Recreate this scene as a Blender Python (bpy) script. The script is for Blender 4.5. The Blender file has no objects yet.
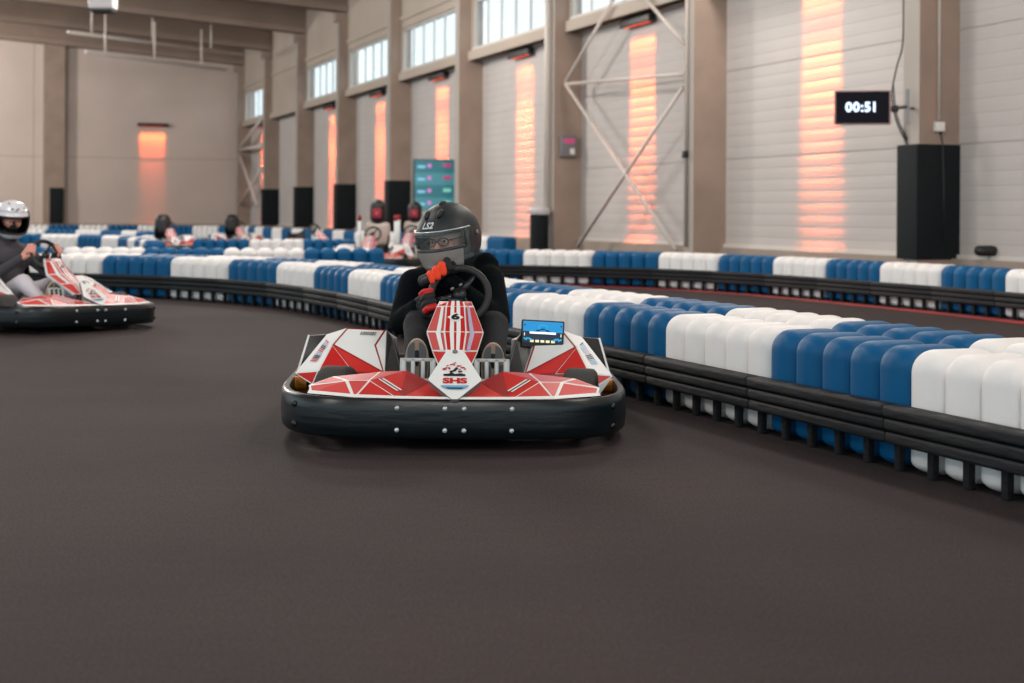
import bpy, math, random
from math import sin, cos, tan, radians as R_, pi, sqrt, atan2
from mathutils import Vector as V, Matrix as MX
random.seed(7)
SC = bpy.context.scene
COL = SC.collection

# ------------------------------------------------------------------ camera
F = 1500.0            # focal length in pixels of the 1024 px wide frame
PX, PY = 512.0, 212.8 # principal point
HC = 0.95             # camera height
ROLL = R_(0.3)
cam_d = bpy.data.cameras.new('camera')
cam = bpy.data.objects.new('camera', cam_d); COL.objects.link(cam)
cam_d.sensor_fit = 'HORIZONTAL'; cam_d.sensor_width = 36.0
cam_d.lens = F / 1024 * 36.0
cam_d.shift_y = -(341.5 - PY) / 1024
cam_d.clip_end = 300
cam.matrix_world = MX.Translation((0, 0, HC)) @ MX.Rotation(-ROLL, 4, 'Y') @ MX.Rotation(pi/2, 4, 'X')
cam_d.dof.use_dof = True
cam_d.dof.focus_distance = 6.3
cam_d.dof.aperture_fstop = 2.9
SC.camera = cam

# ------------------------------------------------------------------ world, exposure
SC.view_settings.view_transform = 'Standard'
SC.view_settings.look = 'None'
SC.view_settings.gamma = 1.0
SC.view_settings.use_curve_mapping = False
SC.view_settings.exposure = 0.0
try:
    SC.cycles.use_denoising = True
    SC.cycles.max_bounces = 8
except Exception:
    pass
W = bpy.data.worlds.new('daylight'); SC.world = W; W.use_nodes = True
bg = W.node_tree.nodes['Background']
bg.inputs[0].default_value = (0.78, 0.93, 1.0, 1)
bg.inputs[1].default_value = 1.45

def area(name, loc, rot, sx, sy, energy, color, spread=180):
    d = bpy.data.lights.new(name, 'AREA'); d.shape = 'RECTANGLE'; d.size = sx; d.size_y = sy
    d.energy = energy; d.color = color; d.spread = R_(spread)
    o = bpy.data.objects.new(name, d); COL.objects.link(o)
    o.location = loc; o.rotation_euler = rot
    return o
# unseen point lights added out of frame to brighten hall and roof
def fill_point(x, y, e, z=6.9):
    d = bpy.data.lights.new('hall_fill_light', 'POINT'); d.energy = e; d.color = (1.0, 0.94, 0.88); d.shadow_soft_size = 0.7
    o = bpy.data.objects.new('hall_fill_light', d); COL.objects.link(o); o.location = (x, y, z)
for (x, y, e) in [(-9, -1, 1100), (0, -4, 900), (6, 4, 800), (-5, 9, 720), (3, 12, 650), (-13, 18, 950), (-4, 20, 950), (3, 22, 650), (-17, 31, 1500), (-6, 31, 1400), (-20, 42, 2300), (-24, 54, 2300)]:
    fill_point(x, y, e)

# ------------------------------------------------------------------ pixel helpers
def ray(x, y):
    a, b = x - PX, PY - y
    return V(((a*cos(ROLL) - b*sin(ROLL))/F, 1.0, (a*sin(ROLL) + b*cos(ROLL))/F))
def ground(x, y):
    r = ray(x, y); s = -HC / r.z
    return V((r.x*s, s, 0))
def at(x, y, Z):
    r = ray(x, y)
    return V((r.x*Z, Z, HC + r.z*Z))
def xz(x, Z):            # ground point at image column x and depth Z
    return V(((x - PX)/F*Z, Z, 0))

# ------------------------------------------------------------------ materials
def lin(c):
    def f(v):
        v = v/255.0
        return v/12.92 if v <= 0.04045 else ((v+0.055)/1.055)**2.4
    return (f(c[0]), f(c[1]), f(c[2]), 1.0)
MATS = {}
def mat(name, col, rough=0.6, metal=0.0, bump=None, var=None, coat=0.0, emit=None, trans=0.0, alpha=1.0, spec=0.5, col2=None, stretch=None):
    m = bpy.data.materials.new(name); m.use_nodes = True
    nt = m.node_tree; b = nt.nodes['Principled BSDF']
    b.inputs['Base Color'].default_value = lin(col)
    b.inputs['Roughness'].default_value = rough
    b.inputs['Metallic'].default_value = metal
    b.inputs['Specular IOR Level'].default_value = spec
    b.inputs['Coat Weight'].default_value = coat
    b.inputs['Coat Roughness'].default_value = 0.12
    b.inputs['Transmission Weight'].default_value = trans
    b.inputs['Alpha'].default_value = alpha
    if emit:
        b.inputs['Emission Color'].default_value = lin(emit[0]); b.inputs['Emission Strength'].default_value = emit[1]
    if bump or var:
        tc = nt.nodes.new('ShaderNodeTexCoord')
        src = tc.outputs['Object']
        if stretch:
            mp = nt.nodes.new('ShaderNodeMapping'); mp.inputs['Scale'].default_value = stretch
            nt.links.new(src, mp.inputs[0]); src = mp.outputs[0]
    if var:
        n = nt.nodes.new('ShaderNodeTexNoise'); n.inputs['Scale'].default_value = var[0]; n.inputs['Detail'].default_value = 6
        nt.links.new(src, n.inputs['Vector'])
        cr = nt.nodes.new('ShaderNodeValToRGB')
        a = lin(col); k = var[1]
        c2 = lin(col2) if col2 else tuple(min(1, x*(1+k)) for x in a[:3]) + (1,)
        c1 = tuple(x*(1-k) for x in a[:3]) + (1,)
        if col2: c1 = a
        cr.color_ramp.elements[0].position = 0.3; cr.color_ramp.elements[0].color = c1
        cr.color_ramp.elements[1].position = 0.7; cr.color_ramp.elements[1].color = c2
        nt.links.new(n.outputs['Fac'], cr.inputs[0]); nt.links.new(cr.outputs[0], b.inputs['Base Color'])
    if bump:
        n = nt.nodes.new('ShaderNodeTexNoise'); n.inputs['Scale'].default_value = bump[0]; n.inputs['Detail'].default_value = 5
        nt.links.new(src, n.inputs['Vector'])
        bp = nt.nodes.new('ShaderNodeBump'); bp.inputs['Strength'].default_value = bump[1]; bp.inputs['Distance'].default_value = 0.01
        nt.links.new(n.outputs['Fac'], bp.inputs['Height']); nt.links.new(bp.outputs[0], b.inputs['Normal'])
    MATS[name] = m
    return m

mat('block_blue', (0, 84, 132), 0.5, spec=0.2, bump=(60, 0.05), var=(3, 0.06))
mat('block_white', (232, 231, 230), 0.5, spec=0.2, bump=(60, 0.05), var=(3, 0.03))
mat('rail_black', (27, 29, 32), 0.6, spec=0.25, bump=(9, 0.5), var=(14, 0.25), stretch=(1, 6, 6))
mat('panel_wall', (186, 180, 176), 0.7, var=(0.7, 0.05))
mat('panel_back', (196, 180, 170), 0.75, var=(0.5, 0.05))
mat('upper_wall', (178, 165, 152), 0.75, var=(0.6, 0.06))
mat('concrete', (150, 131, 118), 0.85, bump=(20, 0.15), var=(1.6, 0.12))
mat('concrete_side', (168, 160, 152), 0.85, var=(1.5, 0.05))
mat('beam_concrete', (140, 122, 110), 0.85, var=(0.8, 0.1))
mat('ceiling_mat', (120, 106, 96), 0.9, var=(0.8, 0.1))
mat('plinth_mat', (156, 142, 130), 0.85, var=(2, 0.08))
mat('pad_black', (19, 25, 28), 0.7, spec=0.2, var=(3, 0.1))
mat('win_frame', (200, 196, 190), 0.5)
mat('win_glass', (235, 248, 250), 0.1, trans=1.0, spec=0.2, alpha=0.15)
mat('washer_body', (22, 22, 24), 0.5)
mat('washer_lens', (255, 90, 50), 0.4, emit=((255, 80, 40), 1.6))
mat('steel_white', (205, 196, 188), 0.45)
mat('steel_grey', (120, 120, 120), 0.4, metal=0.6)
mat('black_plastic', (9, 19, 23), 0.33, bump=(5, 0.25), var=(8, 0.35), stretch=(1, 1, 6))
mat('black_matte', (16, 20, 23), 0.6)
mat('rubber', (52, 50, 49), 0.8, bump=(70, 0.2), var=(12, 0.15))
mat('rim_grey', (105, 108, 110), 0.45, metal=0.5)
mat('kart_white', (222, 226, 226), 0.45, spec=0.35)
mat('kart_red', (190, 18, 17), 0.38, coat=0.12)
mat('kart_red_dark', (146, 14, 16), 0.38, coat=0.12)
mat('kart_red_light', (196, 40, 36), 0.5, spec=0.3)
mat('kart_grey', (112, 112, 112), 0.45, var=(9, 0.1))
mat('ink_black', (20, 24, 28), 0.4)
mat('ink_lilac', (176, 170, 205), 0.4)
mat('ink_pink', (190, 90, 110), 0.4)
mat('ink_blue', (110, 165, 200), 0.3)
mat('bolt_steel', (205, 212, 216), 0.3, metal=0.4)
mat('damper_orange', (206, 128, 30), 0.5, var=(12, 0.15))
mat('pedal_alu', (168, 172, 172), 0.4, metal=0.3)
mat('jacket', (6, 13, 16), 0.9, spec=0.1, bump=(14, 0.8), var=(6, 0.2))
mat('trousers_dark', (27, 29, 33), 0.85, bump=(16, 0.6), var=(6, 0.1))
mat('hoodie_grey', (66, 64, 70), 0.9, bump=(10, 0.6), var=(5, 0.1))
mat('trousers_white', (196, 192, 200), 0.85, bump=(10, 0.6), var=(5, 0.05))
mat('skin', (214, 150, 132), 0.55)
mat('helmet_black', (28, 37, 39), 0.5, spec=0.4)
mat('helmet_dark', (12, 15, 17), 0.5)
mat('helmet_white', (216, 218, 224), 0.25, coat=0.5)
mat('visor', (175, 192, 192), 0.08, trans=0.4, coat=1.0, alpha=0.20)
mat('reflection_grey', (140, 136, 132), 0.35, coat=0.4)
mat('chrome_line', (200, 208, 208), 0.25, metal=0.5)
mat('pivot_plum', (48, 34, 38), 0.4)
mat('glove_orange', (240, 66, 24), 0.7, bump=(80, 0.3))
mat('glove_black', (16, 18, 22), 0.7, bump=(80, 0.3))
mat('glove_white', (205, 210, 215), 0.6)
mat('glove_red', (190, 22, 26), 0.6)
mat('sole_taupe', (150, 132, 116), 0.7)
mat('sole_grey', (84, 88, 90), 0.7)
mat('eye_dark', (22, 18, 18), 0.3)
mat('screen_bezel', (14, 16, 20), 0.35)
mat('screen_sky', (0, 140, 205), 0.3, emit=((0, 140, 205), 0.45))
mat('screen_navy', (8, 22, 52), 0.3, emit=((8, 26, 60), 0.5))
mat('screen_cyan', (30, 150, 190), 0.3, emit=((40, 165, 205), 0.7))
mat('screen_cream', (225, 222, 170), 0.3, emit=((225, 222, 170), 0.7))
mat('screen_white', (240, 245, 250), 0.3, emit=((235, 240, 250), 0.8))
mat('clock_black', (8, 8, 18), 0.5, spec=0.1, emit=((22, 20, 36), 0.15))
mat('clock_digit', (205, 225, 255), 0.3, emit=((215, 232, 255), 1.3))
mat('clock_bezel', (150, 120, 118), 0.4)
mat('board_teal', (50, 118, 130), 0.3, emit=((50, 110, 125), 0.25))
mat('board_teal_light', (70, 140, 152), 0.3, emit=((66, 130, 145), 0.28))
mat('board_blue', (110, 170, 200), 0.3, emit=((120, 185, 215), 0.6))
mat('board_pink', (180, 110, 180), 0.3, emit=((190, 115, 190), 0.7))
mat('board_red', (150, 60, 100), 0.3, emit=((170, 60, 105), 0.6))
mat('board_green', (110, 180, 165), 0.3, emit=((120, 190, 175), 0.6))
mat('socket_white', (225, 222, 216), 0.5)
mat('emblem_red', (150, 18, 40), 0.5)
mat('floor_glow_red', (150, 34, 34), 0.6, var=(2, 0.3))
mat('seat_black', (20, 21, 24), 0.45)
mat('seat_shell', (178, 160, 150), 0.3, coat=0.3)
mat('hanger_white', (200, 196, 200), 0.4)

# asphalt with fine grain, worn patches
def floor_material():
    m = bpy.data.materials.new('asphalt'); m.use_nodes = True; nt = m.node_tree; b = nt.nodes['Principled BSDF']
    tc = nt.nodes.new('ShaderNodeTexCoord')
    def noise(s, d=6):
        n = nt.nodes.new('ShaderNodeTexNoise'); n.inputs['Scale'].default_value = s; n.inputs['Detail'].default_value = d
        nt.links.new(tc.outputs['Object'], n.inputs['Vector']); return n
    n1, n2, n3 = noise(110, 3), noise(0.55, 5), noise(14, 4)
    r1 = nt.nodes.new('ShaderNodeValToRGB'); r1.color_ramp.elements[0].position = 0.35; r1.color_ramp.elements[1].position = 0.72
    r1.color_ramp.elements[0].color = lin((42, 37, 38)); r1.color_ramp.elements[1].color = lin((66, 58, 58))
    nt.links.new(n1.outputs['Fac'], r1.inputs[0])
    r2 = nt.nodes.new('ShaderNodeValToRGB'); r2.color_ramp.elements[0].position = 0.35; r2.color_ramp.elements[1].position = 0.7
    r2.color_ramp.elements[0].color = (0.78, 0.78, 0.80, 1); r2.color_ramp.elements[1].color = (1.25, 1.20, 1.15, 1)
    nt.links.new(n2.outputs['Fac'], r2.inputs[0])
    mx = nt.nodes.new('ShaderNodeMix'); mx.data_type = 'RGBA'; mx.blend_type = 'MULTIPLY'; mx.inputs[0].default_value = 1
    nt.links.new(r1.outputs[0], mx.inputs[6]); nt.links.new(r2.outputs[0], mx.inputs[7])
    nt.links.new(mx.outputs[2], b.inputs['Base Color'])
    b.inputs['Roughness'].default_value = 0.8; b.inputs['Specular IOR Level'].default_value = 0.12
    ad = nt.nodes.new('ShaderNodeMath'); ad.operation = 'ADD'
    nt.links.new(n1.outputs['Fac'], ad.inputs[0]); nt.links.new(n3.outputs['Fac'], ad.inputs[1])
    bp = nt.nodes.new('ShaderNodeBump'); bp.inputs['Strength'].default_value = 0.5; bp.inputs['Distance'].default_value = 0.006
    nt.links.new(ad.outputs[0], bp.inputs['Height']); nt.links.new(bp.outputs[0], b.inputs['Normal'])
    MATS['asphalt'] = m
floor_material()

# ------------------------------------------------------------------ mesh builder
class MB:
    def __init__(s): s.v = []; s.f = []; s.m = []; s.s = []; s.mats = []
    def mi(s, name):
        if name not in s.mats: s.mats.append(name)
        return s.mats.index(name)
    def add(s, vs, fs, m, smooth=False, xf=None):
        o = len(s.v); k = s.mi(m)
        for p in vs:
            p = V(p)
            s.v.append(xf @ p if xf else p)
        for f in fs:
            s.f.append([i+o for i in f]); s.m.append(k); s.s.append(smooth)
        return s
    def box(s, c, size, m, xf=None):
        x, y, z = [a/2 for a in size]
        vs = [(c[0]+i*x, c[1]+j*y, c[2]+k*z) for i in (-1, 1) for j in (-1, 1) for k in (-1, 1)]
        return s.add(vs, [(0,1,3,2), (4,6,7,5), (0,4,5,1), (2,3,7,6), (0,2,6,4), (1,5,7,3)], m, False, xf)
    def span(s, a, b, m, xf=None):
        return s.box([(a[i]+b[i])/2 for i in range(3)], [abs(b[i]-a[i]) for i in range(3)], m, xf)
    def rbox(s, c, size, r, m, n=3, xf=None):
        h = [a/2 for a in size]; r = min([r]+h)
        ax = []
        for i in range(3):
            st = [-h[i] + r*(k/n) for k in range(n+1)]
            l = st + [-q for q in reversed(st)]
            if h[i]-r < 1e-6: l = st + [-q for q in reversed(st[:-1])]
            ax.append(l)
        for d in range(3):
            a, b = (d+1) % 3, (d+2) % 3
            for sg in (-1, 1):
                vs = []; la, lb = ax[a], ax[b]
                for p in la:
                    for q in lb:
                        P = [0, 0, 0]; P[d] = sg*h[d]; P[a] = p; P[b] = q
                        I = [max(-(h[i]-r), min(h[i]-r, P[i])) for i in range(3)]
                        D = V([P[i]-I[i] for i in range(3)])
                        # even out the angles across the rounded corner
                        D = V([ (tan(pi/4*max(-1,min(1,D[i]/r))) if i != d else D[i]/r) for i in range(3)])
                        D = D.normalized()*r
                        vs.append((c[0]+I[0]+D[0], c[1]+I[1]+D[1], c[2]+I[2]+D[2]))
                fs = []
                nb = len(lb)
                for i in range(len(la)-1):
                    for j in range(nb-1):
                        q = (i*nb+j, (i+1)*nb+j, (i+1)*nb+j+1, i*nb+j+1)
                        fs.append(q if sg > 0 else q[::-1])
                s.add(vs, fs, m, True, xf)
        return s
    def tube(s, pts, r, m, seg=10, closed=False, xf=None, flat=1.0):
        pts = [V(p) for p in pts]; n = len(pts)
        rs = r if isinstance(r, (list, tuple)) else [r]*n
        vs = []; up = None
        for i, p in enumerate(pts):
            t = (pts[(i+1) % n] - pts[i-1]) if closed else (pts[min(i+1, n-1)] - pts[max(i-1, 0)])
            t.normalize()
            if up is None:
                up = V((0, 0, 1)) if abs(t.z) < 0.9 else V((1, 0, 0))
            a = t.cross(up)
            if a.length < 1e-5: a = t.cross(V((0, 1, 0)))
            a.normalize(); b = a.cross(t); up = b
            for k in range(seg):
                w = 2*pi*k/seg
                vs.append(p + a*cos(w)*rs[i] + b*sin(w)*rs[i]*flat)
        fs = []
        for i in range(n if closed else n-1):
            for k in range(seg):
                j = (i+1) % n
                fs.append((i*seg+k, i*seg+(k+1) % seg, j*seg+(k+1) % seg, j*seg+k))
        if not closed:
            fs.append(tuple(range(seg))[::-1]); fs.append(tuple((n-1)*seg+k for k in range(seg)))
        return s.add(vs, fs, m, True, xf)
    def cyl(s, a, b, r, m, seg=20, r2=None, xf=None):
        return s.tube([a, b], [r, r if r2 is None else r2], m, seg, False, xf)
    def lathe(s, prof, m, seg=24, xf=None):   # profile of (r, z) about z
        vs = []; n = len(prof)
        for k in range(seg):
            w = 2*pi*k/seg
            for (r, z) in prof: vs.append((r*cos(w), r*sin(w), z))
        fs = [(k*n+i, ((k+1) % seg)*n+i, ((k+1) % seg)*n+i+1, k*n+i+1) for k in range(seg) for i in range(n-1)]
        return s.add(vs, fs, m, True, xf)
    def ell(s, c, rad, m, nu=24, nv=14, xf=None):
        vs = [(c[0], c[1], c[2]+rad[2])]; fs = []
        for i in range(1, nv):
            e = pi*i/nv
            for k in range(nu):
                w = 2*pi*k/nu
                vs.append((c[0]+rad[0]*sin(e)*cos(w), c[1]+rad[1]*sin(e)*sin(w), c[2]+rad[2]*cos(e)))
        vs.append((c[0], c[1], c[2]-rad[2])); L = len(vs)-1
        for k in range(nu):
            fs.append((0, 1+k, 1+(k+1) % nu)); fs.append((L, L-nu+(k+1) % nu, L-nu+k))
            for i in range(nv-2):
                fs.append((1+i*nu+k, 1+(i+1)*nu+k, 1+(i+1)*nu+(k+1) % nu, 1+i*nu+(k+1) % nu))
        return s.add(vs, fs, m, True, xf)
    def poly(s, pts, m, xf=None):
        return s.add(pts, [tuple(range(len(pts)))], m, False, xf)
    def slab(s, pts, d, m, m2=None, xf=None):   # polygon extruded by vector d
        pts = [V(p) for p in pts]; d = V(d); n = len(pts)
        vs = pts + [p+d for p in pts]
        s.add(vs, [tuple(range(n))], m, False, xf)
        s.add(vs, [tuple(range(2*n-1, n-1, -1))] + [(i, (i+1) % n, (i+1) % n+n, i+n) for i in range(n)], m2 or m, False, xf)
        return s
    def facet(s, pts, inner, border, w=0.006, lift=0.0012, toward=V((0, -1, 0.3))):
        pts = [V(p) for p in pts]; n = len(pts)
        c = sum(pts, V())/n
        nr = V()
        for i in range(n): nr += (pts[i]-c).cross(pts[(i+1) % n]-c)
        nr.normalize()
        if nr.dot(toward) < 0: pts = pts[::-1]; nr = -nr
        s.poly(pts, border)
        ins = []
        for i in range(n):
            a, b, d = pts[i-1], pts[i], pts[(i+1) % n]
            e1 = (b-a).normalized(); e2 = (d-b).normalized()
            n1 = nr.cross(e1); n2 = nr.cross(e2)
            bis = n1+n2
            k = w/max(0.3, (1+n1.dot(n2))/1.0) if bis.length > 1e-6 else 0
            ins.append(b + bis*k + nr*lift)
        s.poly(ins, inner)
        return s
    def text(s, body, size, m, xf, ext=0.0, align='CENTER', bold=0.0, warp=None, shear=0.0):
        cu = bpy.data.curves.new('t', 'FONT'); cu.body = body; cu.size = size; cu.extrude = ext
        cu.align_x = align; cu.align_y = 'CENTER'; cu.offset = bold; cu.shear = shear; cu.resolution_u = 3
        o = bpy.data.objects.new('t', cu); COL.objects.link(o)
        bpy.context.view_layer.update()
        dg = bpy.context.evaluated_depsgraph_get()
        me = bpy.data.meshes.new_from_object(o.evaluated_get(dg))
        vs = [v.co.copy() for v in me.vertices]; fs = [tuple(p.vertices) for p in me.polygons]
        if warp: vs = [warp(p) for p in vs]
        s.add(vs, fs, m, False, xf)
        bpy.data.objects.remove(o); bpy.data.curves.remove(cu); bpy.data.meshes.remove(me)
        return s
    def mesh(s, name):
        me = bpy.data.meshes.new(name)
        me.from_pydata([tuple(p) for p in s.v], [], s.f)
        for n in s.mats: me.materials.append(MATS[n])
        me.polygons.foreach_set('material_index', s.m); me.polygons.foreach_set('use_smooth', s.s)
        me.update()
        return me
    def build(s, name, parent=None, sharp=None, mw=None, weld=False):
        me = s.mesh(name)
        if weld:
            import bmesh
            bm = bmesh.new(); bm.from_mesh(me); bmesh.ops.remove_doubles(bm, verts=bm.verts, dist=1e-5)
            bmesh.ops.recalc_face_normals(bm, faces=bm.faces); bm.to_mesh(me); bm.free()
        if sharp: me.set_sharp_from_angle(angle=R_(sharp))
        o = bpy.data.objects.new(name, me); COL.objects.link(o)
        if parent: o.parent = parent
        if mw is not None: o.matrix_world = mw
        return o

def blob(name, caps, voxel, parent=None, smooth=6, extra=None):
    """one continuous surface grown over tapered limbs; caps = (p1, r1, p2, r2, material)"""
    mb = MB()
    for (p1, r1, p2, r2, m) in caps:
        p1, p2 = V(p1), V(p2)
        n = max(2, int((p2-p1).length/0.02)+1)
        pts = [p1.lerp(p2, i/(n-1)) for i in range(n)]; rs = [r1+(r2-r1)*i/(n-1) for i in range(n)]
        if (p2-p1).length > 1e-4: mb.tube(pts, rs, m, 14)
        mb.ell(p1, (r1, r1, r1), m, 14, 9); mb.ell(p2, (r2, r2, r2), m, 14, 9)
    me = mb.mesh('tmp'); o = bpy.data.objects.new('tmp', me); COL.objects.link(o)
    md = o.modifiers.new('r', 'REMESH'); md.mode = 'VOXEL'; md.voxel_size = voxel
    ms = o.modifiers.new('s', 'SMOOTH'); ms.factor = 0.5; ms.iterations = smooth
    bpy.context.view_layer.update()
    dg = bpy.context.evaluated_depsgraph_get()
    new = bpy.data.meshes.new_from_object(o.evaluated_get(dg)); new.name = name
    bpy.data.objects.remove(o); bpy.data.meshes.remove(me)
    names = []
    for c in caps:
        if c[4] not in names: names.append(c[4])
    new.materials.clear()
    for n in names: new.materials.append(MATS[n])
    for p in new.polygons:
        c = p.center; best = 1e9; bi = 0
        for (p1, r1, p2, r2, m) in caps:
            p1 = V(p1); d = V(p2)-p1; L2 = d.length_squared
            t = 0 if L2 < 1e-9 else max(0, min(1, (c-p1).dot(d)/L2))
            q = (c-(p1+d*t)).length - (r1+(r2-r1)*t)
            if q < best: best = q; bi = names.index(m)
        p.material_index = bi; p.use_smooth = True
    o = bpy.data.objects.new(name, new); COL.objects.link(o)
    if parent: o.parent = parent
    return o

def catmull(P, n=24):
    out = []
    for i in range(len(P)-1):
        a = P[max(i-1, 0)]; b = P[i]; c = P[i+1]; d = P[min(i+2, len(P)-1)]
        for k in range(n):
            t = k/n
            out.append(0.5*((2*b)+(c-a)*t+(2*a-5*b+4*c-d)*t*t+(3*b-a-3*c+d)*t*t*t))
    out.append(P[-1]); return out
def tag(o, label=None, cat=None, group=None, kind=None):
    if label: o['label'] = label
    if cat: o['category'] = cat
    if group: o['group'] = group
    if kind: o['kind'] = kind
    return o
def empty(name, mw=None):
    o = bpy.data.objects.new(name, None); COL.objects.link(o); o.empty_display_size = 0.1
    if mw is not None: o.matrix_world = mw
    return o
def kids(o): return [c for c in bpy.data.objects if c.parent == o]
def copy_tree(o, parent=None):
    c = o.copy(); COL.objects.link(c)
    if parent: c.parent = parent
    for ch in KIDS.get(o.name, []): copy_tree(ch, c)
    return c
KIDS = {}
def index_kids():
    KIDS.clear()
    for o in bpy.data.objects:
        if o.parent: KIDS.setdefault(o.parent.name, []).append(o)
ORD = ['first', 'second', 'third', 'fourth', 'fifth', 'sixth', 'seventh', 'eighth', 'ninth', 'tenth', 'eleventh', 'twelfth',
       'thirteenth', 'fourteenth', 'fifteenth', 'sixteenth', 'seventeenth', 'eighteenth', 'nineteenth', 'twentieth',
       'twenty-first', 'twenty-second', 'twenty-third', 'twenty-fourth', 'twenty-fifth', 'twenty-sixth', 'twenty-seventh', 'twenty-eighth', 'twenty-ninth', 'thirtieth']

# ================================================================== the hall
TH = atan2(552, F)
ct, st = cos(TH), sin(TH)
HW = 11.89                      # distance of the side wall
MW = MX(((-st, -ct, 0, HW*ct), (ct, -st, 0, HW*st), (0, 0, 1, 0), (0, 0, 0, 1)))   # (along wall, into hall, up)
def wt(x, d=0.0):               # position along the wall seen at image column x
    k = (x - PX)/F; h = HW-d
    return (h*ct - k*h*st)/(st + k*ct)
COLT = [16.23 + 6.17*k for k in range(-1, 9)]     # left edge of each column, index 0 is the one right of the frame
CW, CD = 0.34, 0.6
PL = 0.40                        # plinth height
LEND = 66.0
mb = MB(); mb.add([(-40, -8, 0), (30, -8, 0), (30, 80, 0), (-40, 80, 0)], [(0, 1, 2, 3)], 'asphalt')
tag(mb.build('floor'), kind='structure')

# side wall: ribbed cladding below, deeper window zone above
mb = MB()
prof = []
z = PL
while z < 4.62:
    zz = z
    for k in range(8):
        a = z + k*0.181
        if a > 4.6: break
        prof += [(0.0, a), (0.0035, a+0.015), (0.0045, a+0.10), (0.002, a+0.17)]
    prof += [(-0.012, min(z+1.440, 4.62)), (-0.012, min(z+1.45, 4.63))]
    z += 1.45
vs = []; fs = []
for (d, a) in prof: vs += [(-6, d, a), (LEND, d, a)]
for i in range(len(prof)-1): fs.append((2*i, 2*i+1, 2*i+3, 2*i+2))
mb.add(vs, fs, 'panel_wall')
mb.span((-6, -0.3, 0), (LEND, -0.02, 4.63), 'panel_wall')
UPD = 0.30
zs0, zs1 = 4.90, 6.08
mb.span((-6, -0.3, 4.62), (LEND, UPD, 4.72), 'upper_wall')
mb.span((-6, 0.14, 4.62), (LEND, UPD, zs0-0.06), 'upper_wall')
mb.span((-6, 0.14, zs1), (LEND, UPD, 8.6), 'upper_wall')
bays = [(COLT[i], COLT[i+1]-CW) for i in range(len(COLT)-1)]      # i=1 is the bay left of the box column
prev = -6
for i, (a, b) in enumerate(bays):
    if i in (0, 7): continue
    mb.span((prev, 0.14, zs0-0.06), (a+0.12, UPD, zs1), 'upper_wall'); prev = b-0.08
mb.span((prev, 0.14, zs0-0.06), (LEND, UPD, zs1), 'upper_wall')
tag(mb.build('wall_right', mw=MW), kind='structure')
n = 0
for i, (a, b) in enumerate(bays):
    if i in (0, 7): continue
    n += 1
    a += 0.12; b -= 0.08
    fr = MB()
    fr.span((a, 0.12, zs0-0.06), (b, UPD+0.02, zs0+0.02), 'win_frame'); fr.span((a, 0.12, zs1-0.06), (b, 0.24, zs1), 'win_frame')
    N = 6
    for k in range(N+1):
        x = a + (b-a)*k/N
        fr.span((x-0.025, 0.2, zs0), (x+0.025, 0.25, zs1), 'win_frame')
    o = tag(fr.build('window_%d' % n, mw=MW), kind='structure')
    g = MB(); g.span((a, 0.22, zs0), (b, 0.23, zs1), 'win_glass')
    p = g.build('pane', o)
# long ledge below the windows and plinth at the floor
mb = MB(); mb.span((-6, UPD, 4.62), (LEND, UPD+0.09, 4.84), 'upper_wall'); mb.span((-6, UPD, 6.3), (LEND, UPD+0.05, 6.42), 'upper_wall')
tag(mb.build('trim_1', mw=MW), kind='structure')
mb = MB(); mb.span((-6, -0.02, 0), (LEND, 0.12, PL), 'plinth_mat'); mb.span((-6, -0.02, PL-0.01), (LEND, 0.05, PL+0.05), 'win_frame')
tag(mb.build('baseboard_right', mw=MW), kind='structure')
# back wall
mb = MB(); mb.span((LEND, -0.3, 0), (LEND+0.3, 45, 10.5), 'panel_back')
for d in (9.0, 18.2, 27.0): mb.span((LEND-0.01, d, PL), (LEND, d+0.02, 8), 'plinth_mat')
for z in (3.2,): mb.span((LEND-0.006, 0, z), (LEND, 45, z+0.025), 'plinth_mat')
tag(mb.build('wall_back', mw=MW), kind='structure')
mb = MB(); mb.span((LEND-0.1, 0, 0), (LEND, 45, PL), 'plinth_mat')
tag(mb.build('baseboard_back', mw=MW), kind='structure')
# columns with the black pads round their feet
CN = ['right of the frame', 'with the timer screen on it', 'next left of the timer screen', 'with the downpipe and switch box', 'just left of the ribbed red strip',
      'right of the lap board', 'third from the back corner', 'second from the back corner', 'nearest the back corner', 'in the back corner']
for i, t in enumerate(COLT):
    c = MB()
    c.span((t-CW, 0, 0), (t, CD, 7.3), 'concrete')
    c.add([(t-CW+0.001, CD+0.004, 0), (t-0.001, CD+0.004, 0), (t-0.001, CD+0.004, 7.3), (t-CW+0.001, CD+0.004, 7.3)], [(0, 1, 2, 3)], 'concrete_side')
    c.span((t-CW-0.02, 0, 7.0), (t+0.02, CD+0.1, 7.3), 'concrete')
    tag(c.build('trim_%d' % (i+2), mw=MW), kind='structure')
    if i in (1, 5, 6, 7, 8):
        p = MB(); p.rbox((t-CW/2+0.03, CD/2+0.02, 1.115), (CW+0.1, CD+0.06, 1.45), 0.012, 'pad_black', 2)
        lab = {1: 'tall black pad around the column below the timer screen', 5: 'black pad on column directly right of the parked twin karts',
               6: 'black pad on column between two red strips, beside parked karts', 7: 'black pad on the third column from the hall corner',
               8: 'narrow black pad on the column nearest the hall corner'}[i]
        tag(p.build('column_pad', mw=MW, sharp=40), lab, 'column pad', 'black pads around column feet')
bt = MB()
# back wall columns
for j, d in enumerate((8.2, 17.4, 26.6)):
    c = MB(); c.span((LEND-0.45, d-0.42, 0), (LEND, d+0.42, 8.0), 'concrete')
    tag(c.build('trim_%d' % (12+j), mw=MW), kind='structure')
p = MB(); p.rbox((LEND-0.3, 8.1, 1.15), (0.5, 0.56, 1.5), 0.02, 'pad_black', 2)
tag(p.build('column_pad', mw=MW), 'small black pad on back wall column behind the white helmet driver', 'column pad', 'black pads around column feet')
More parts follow.
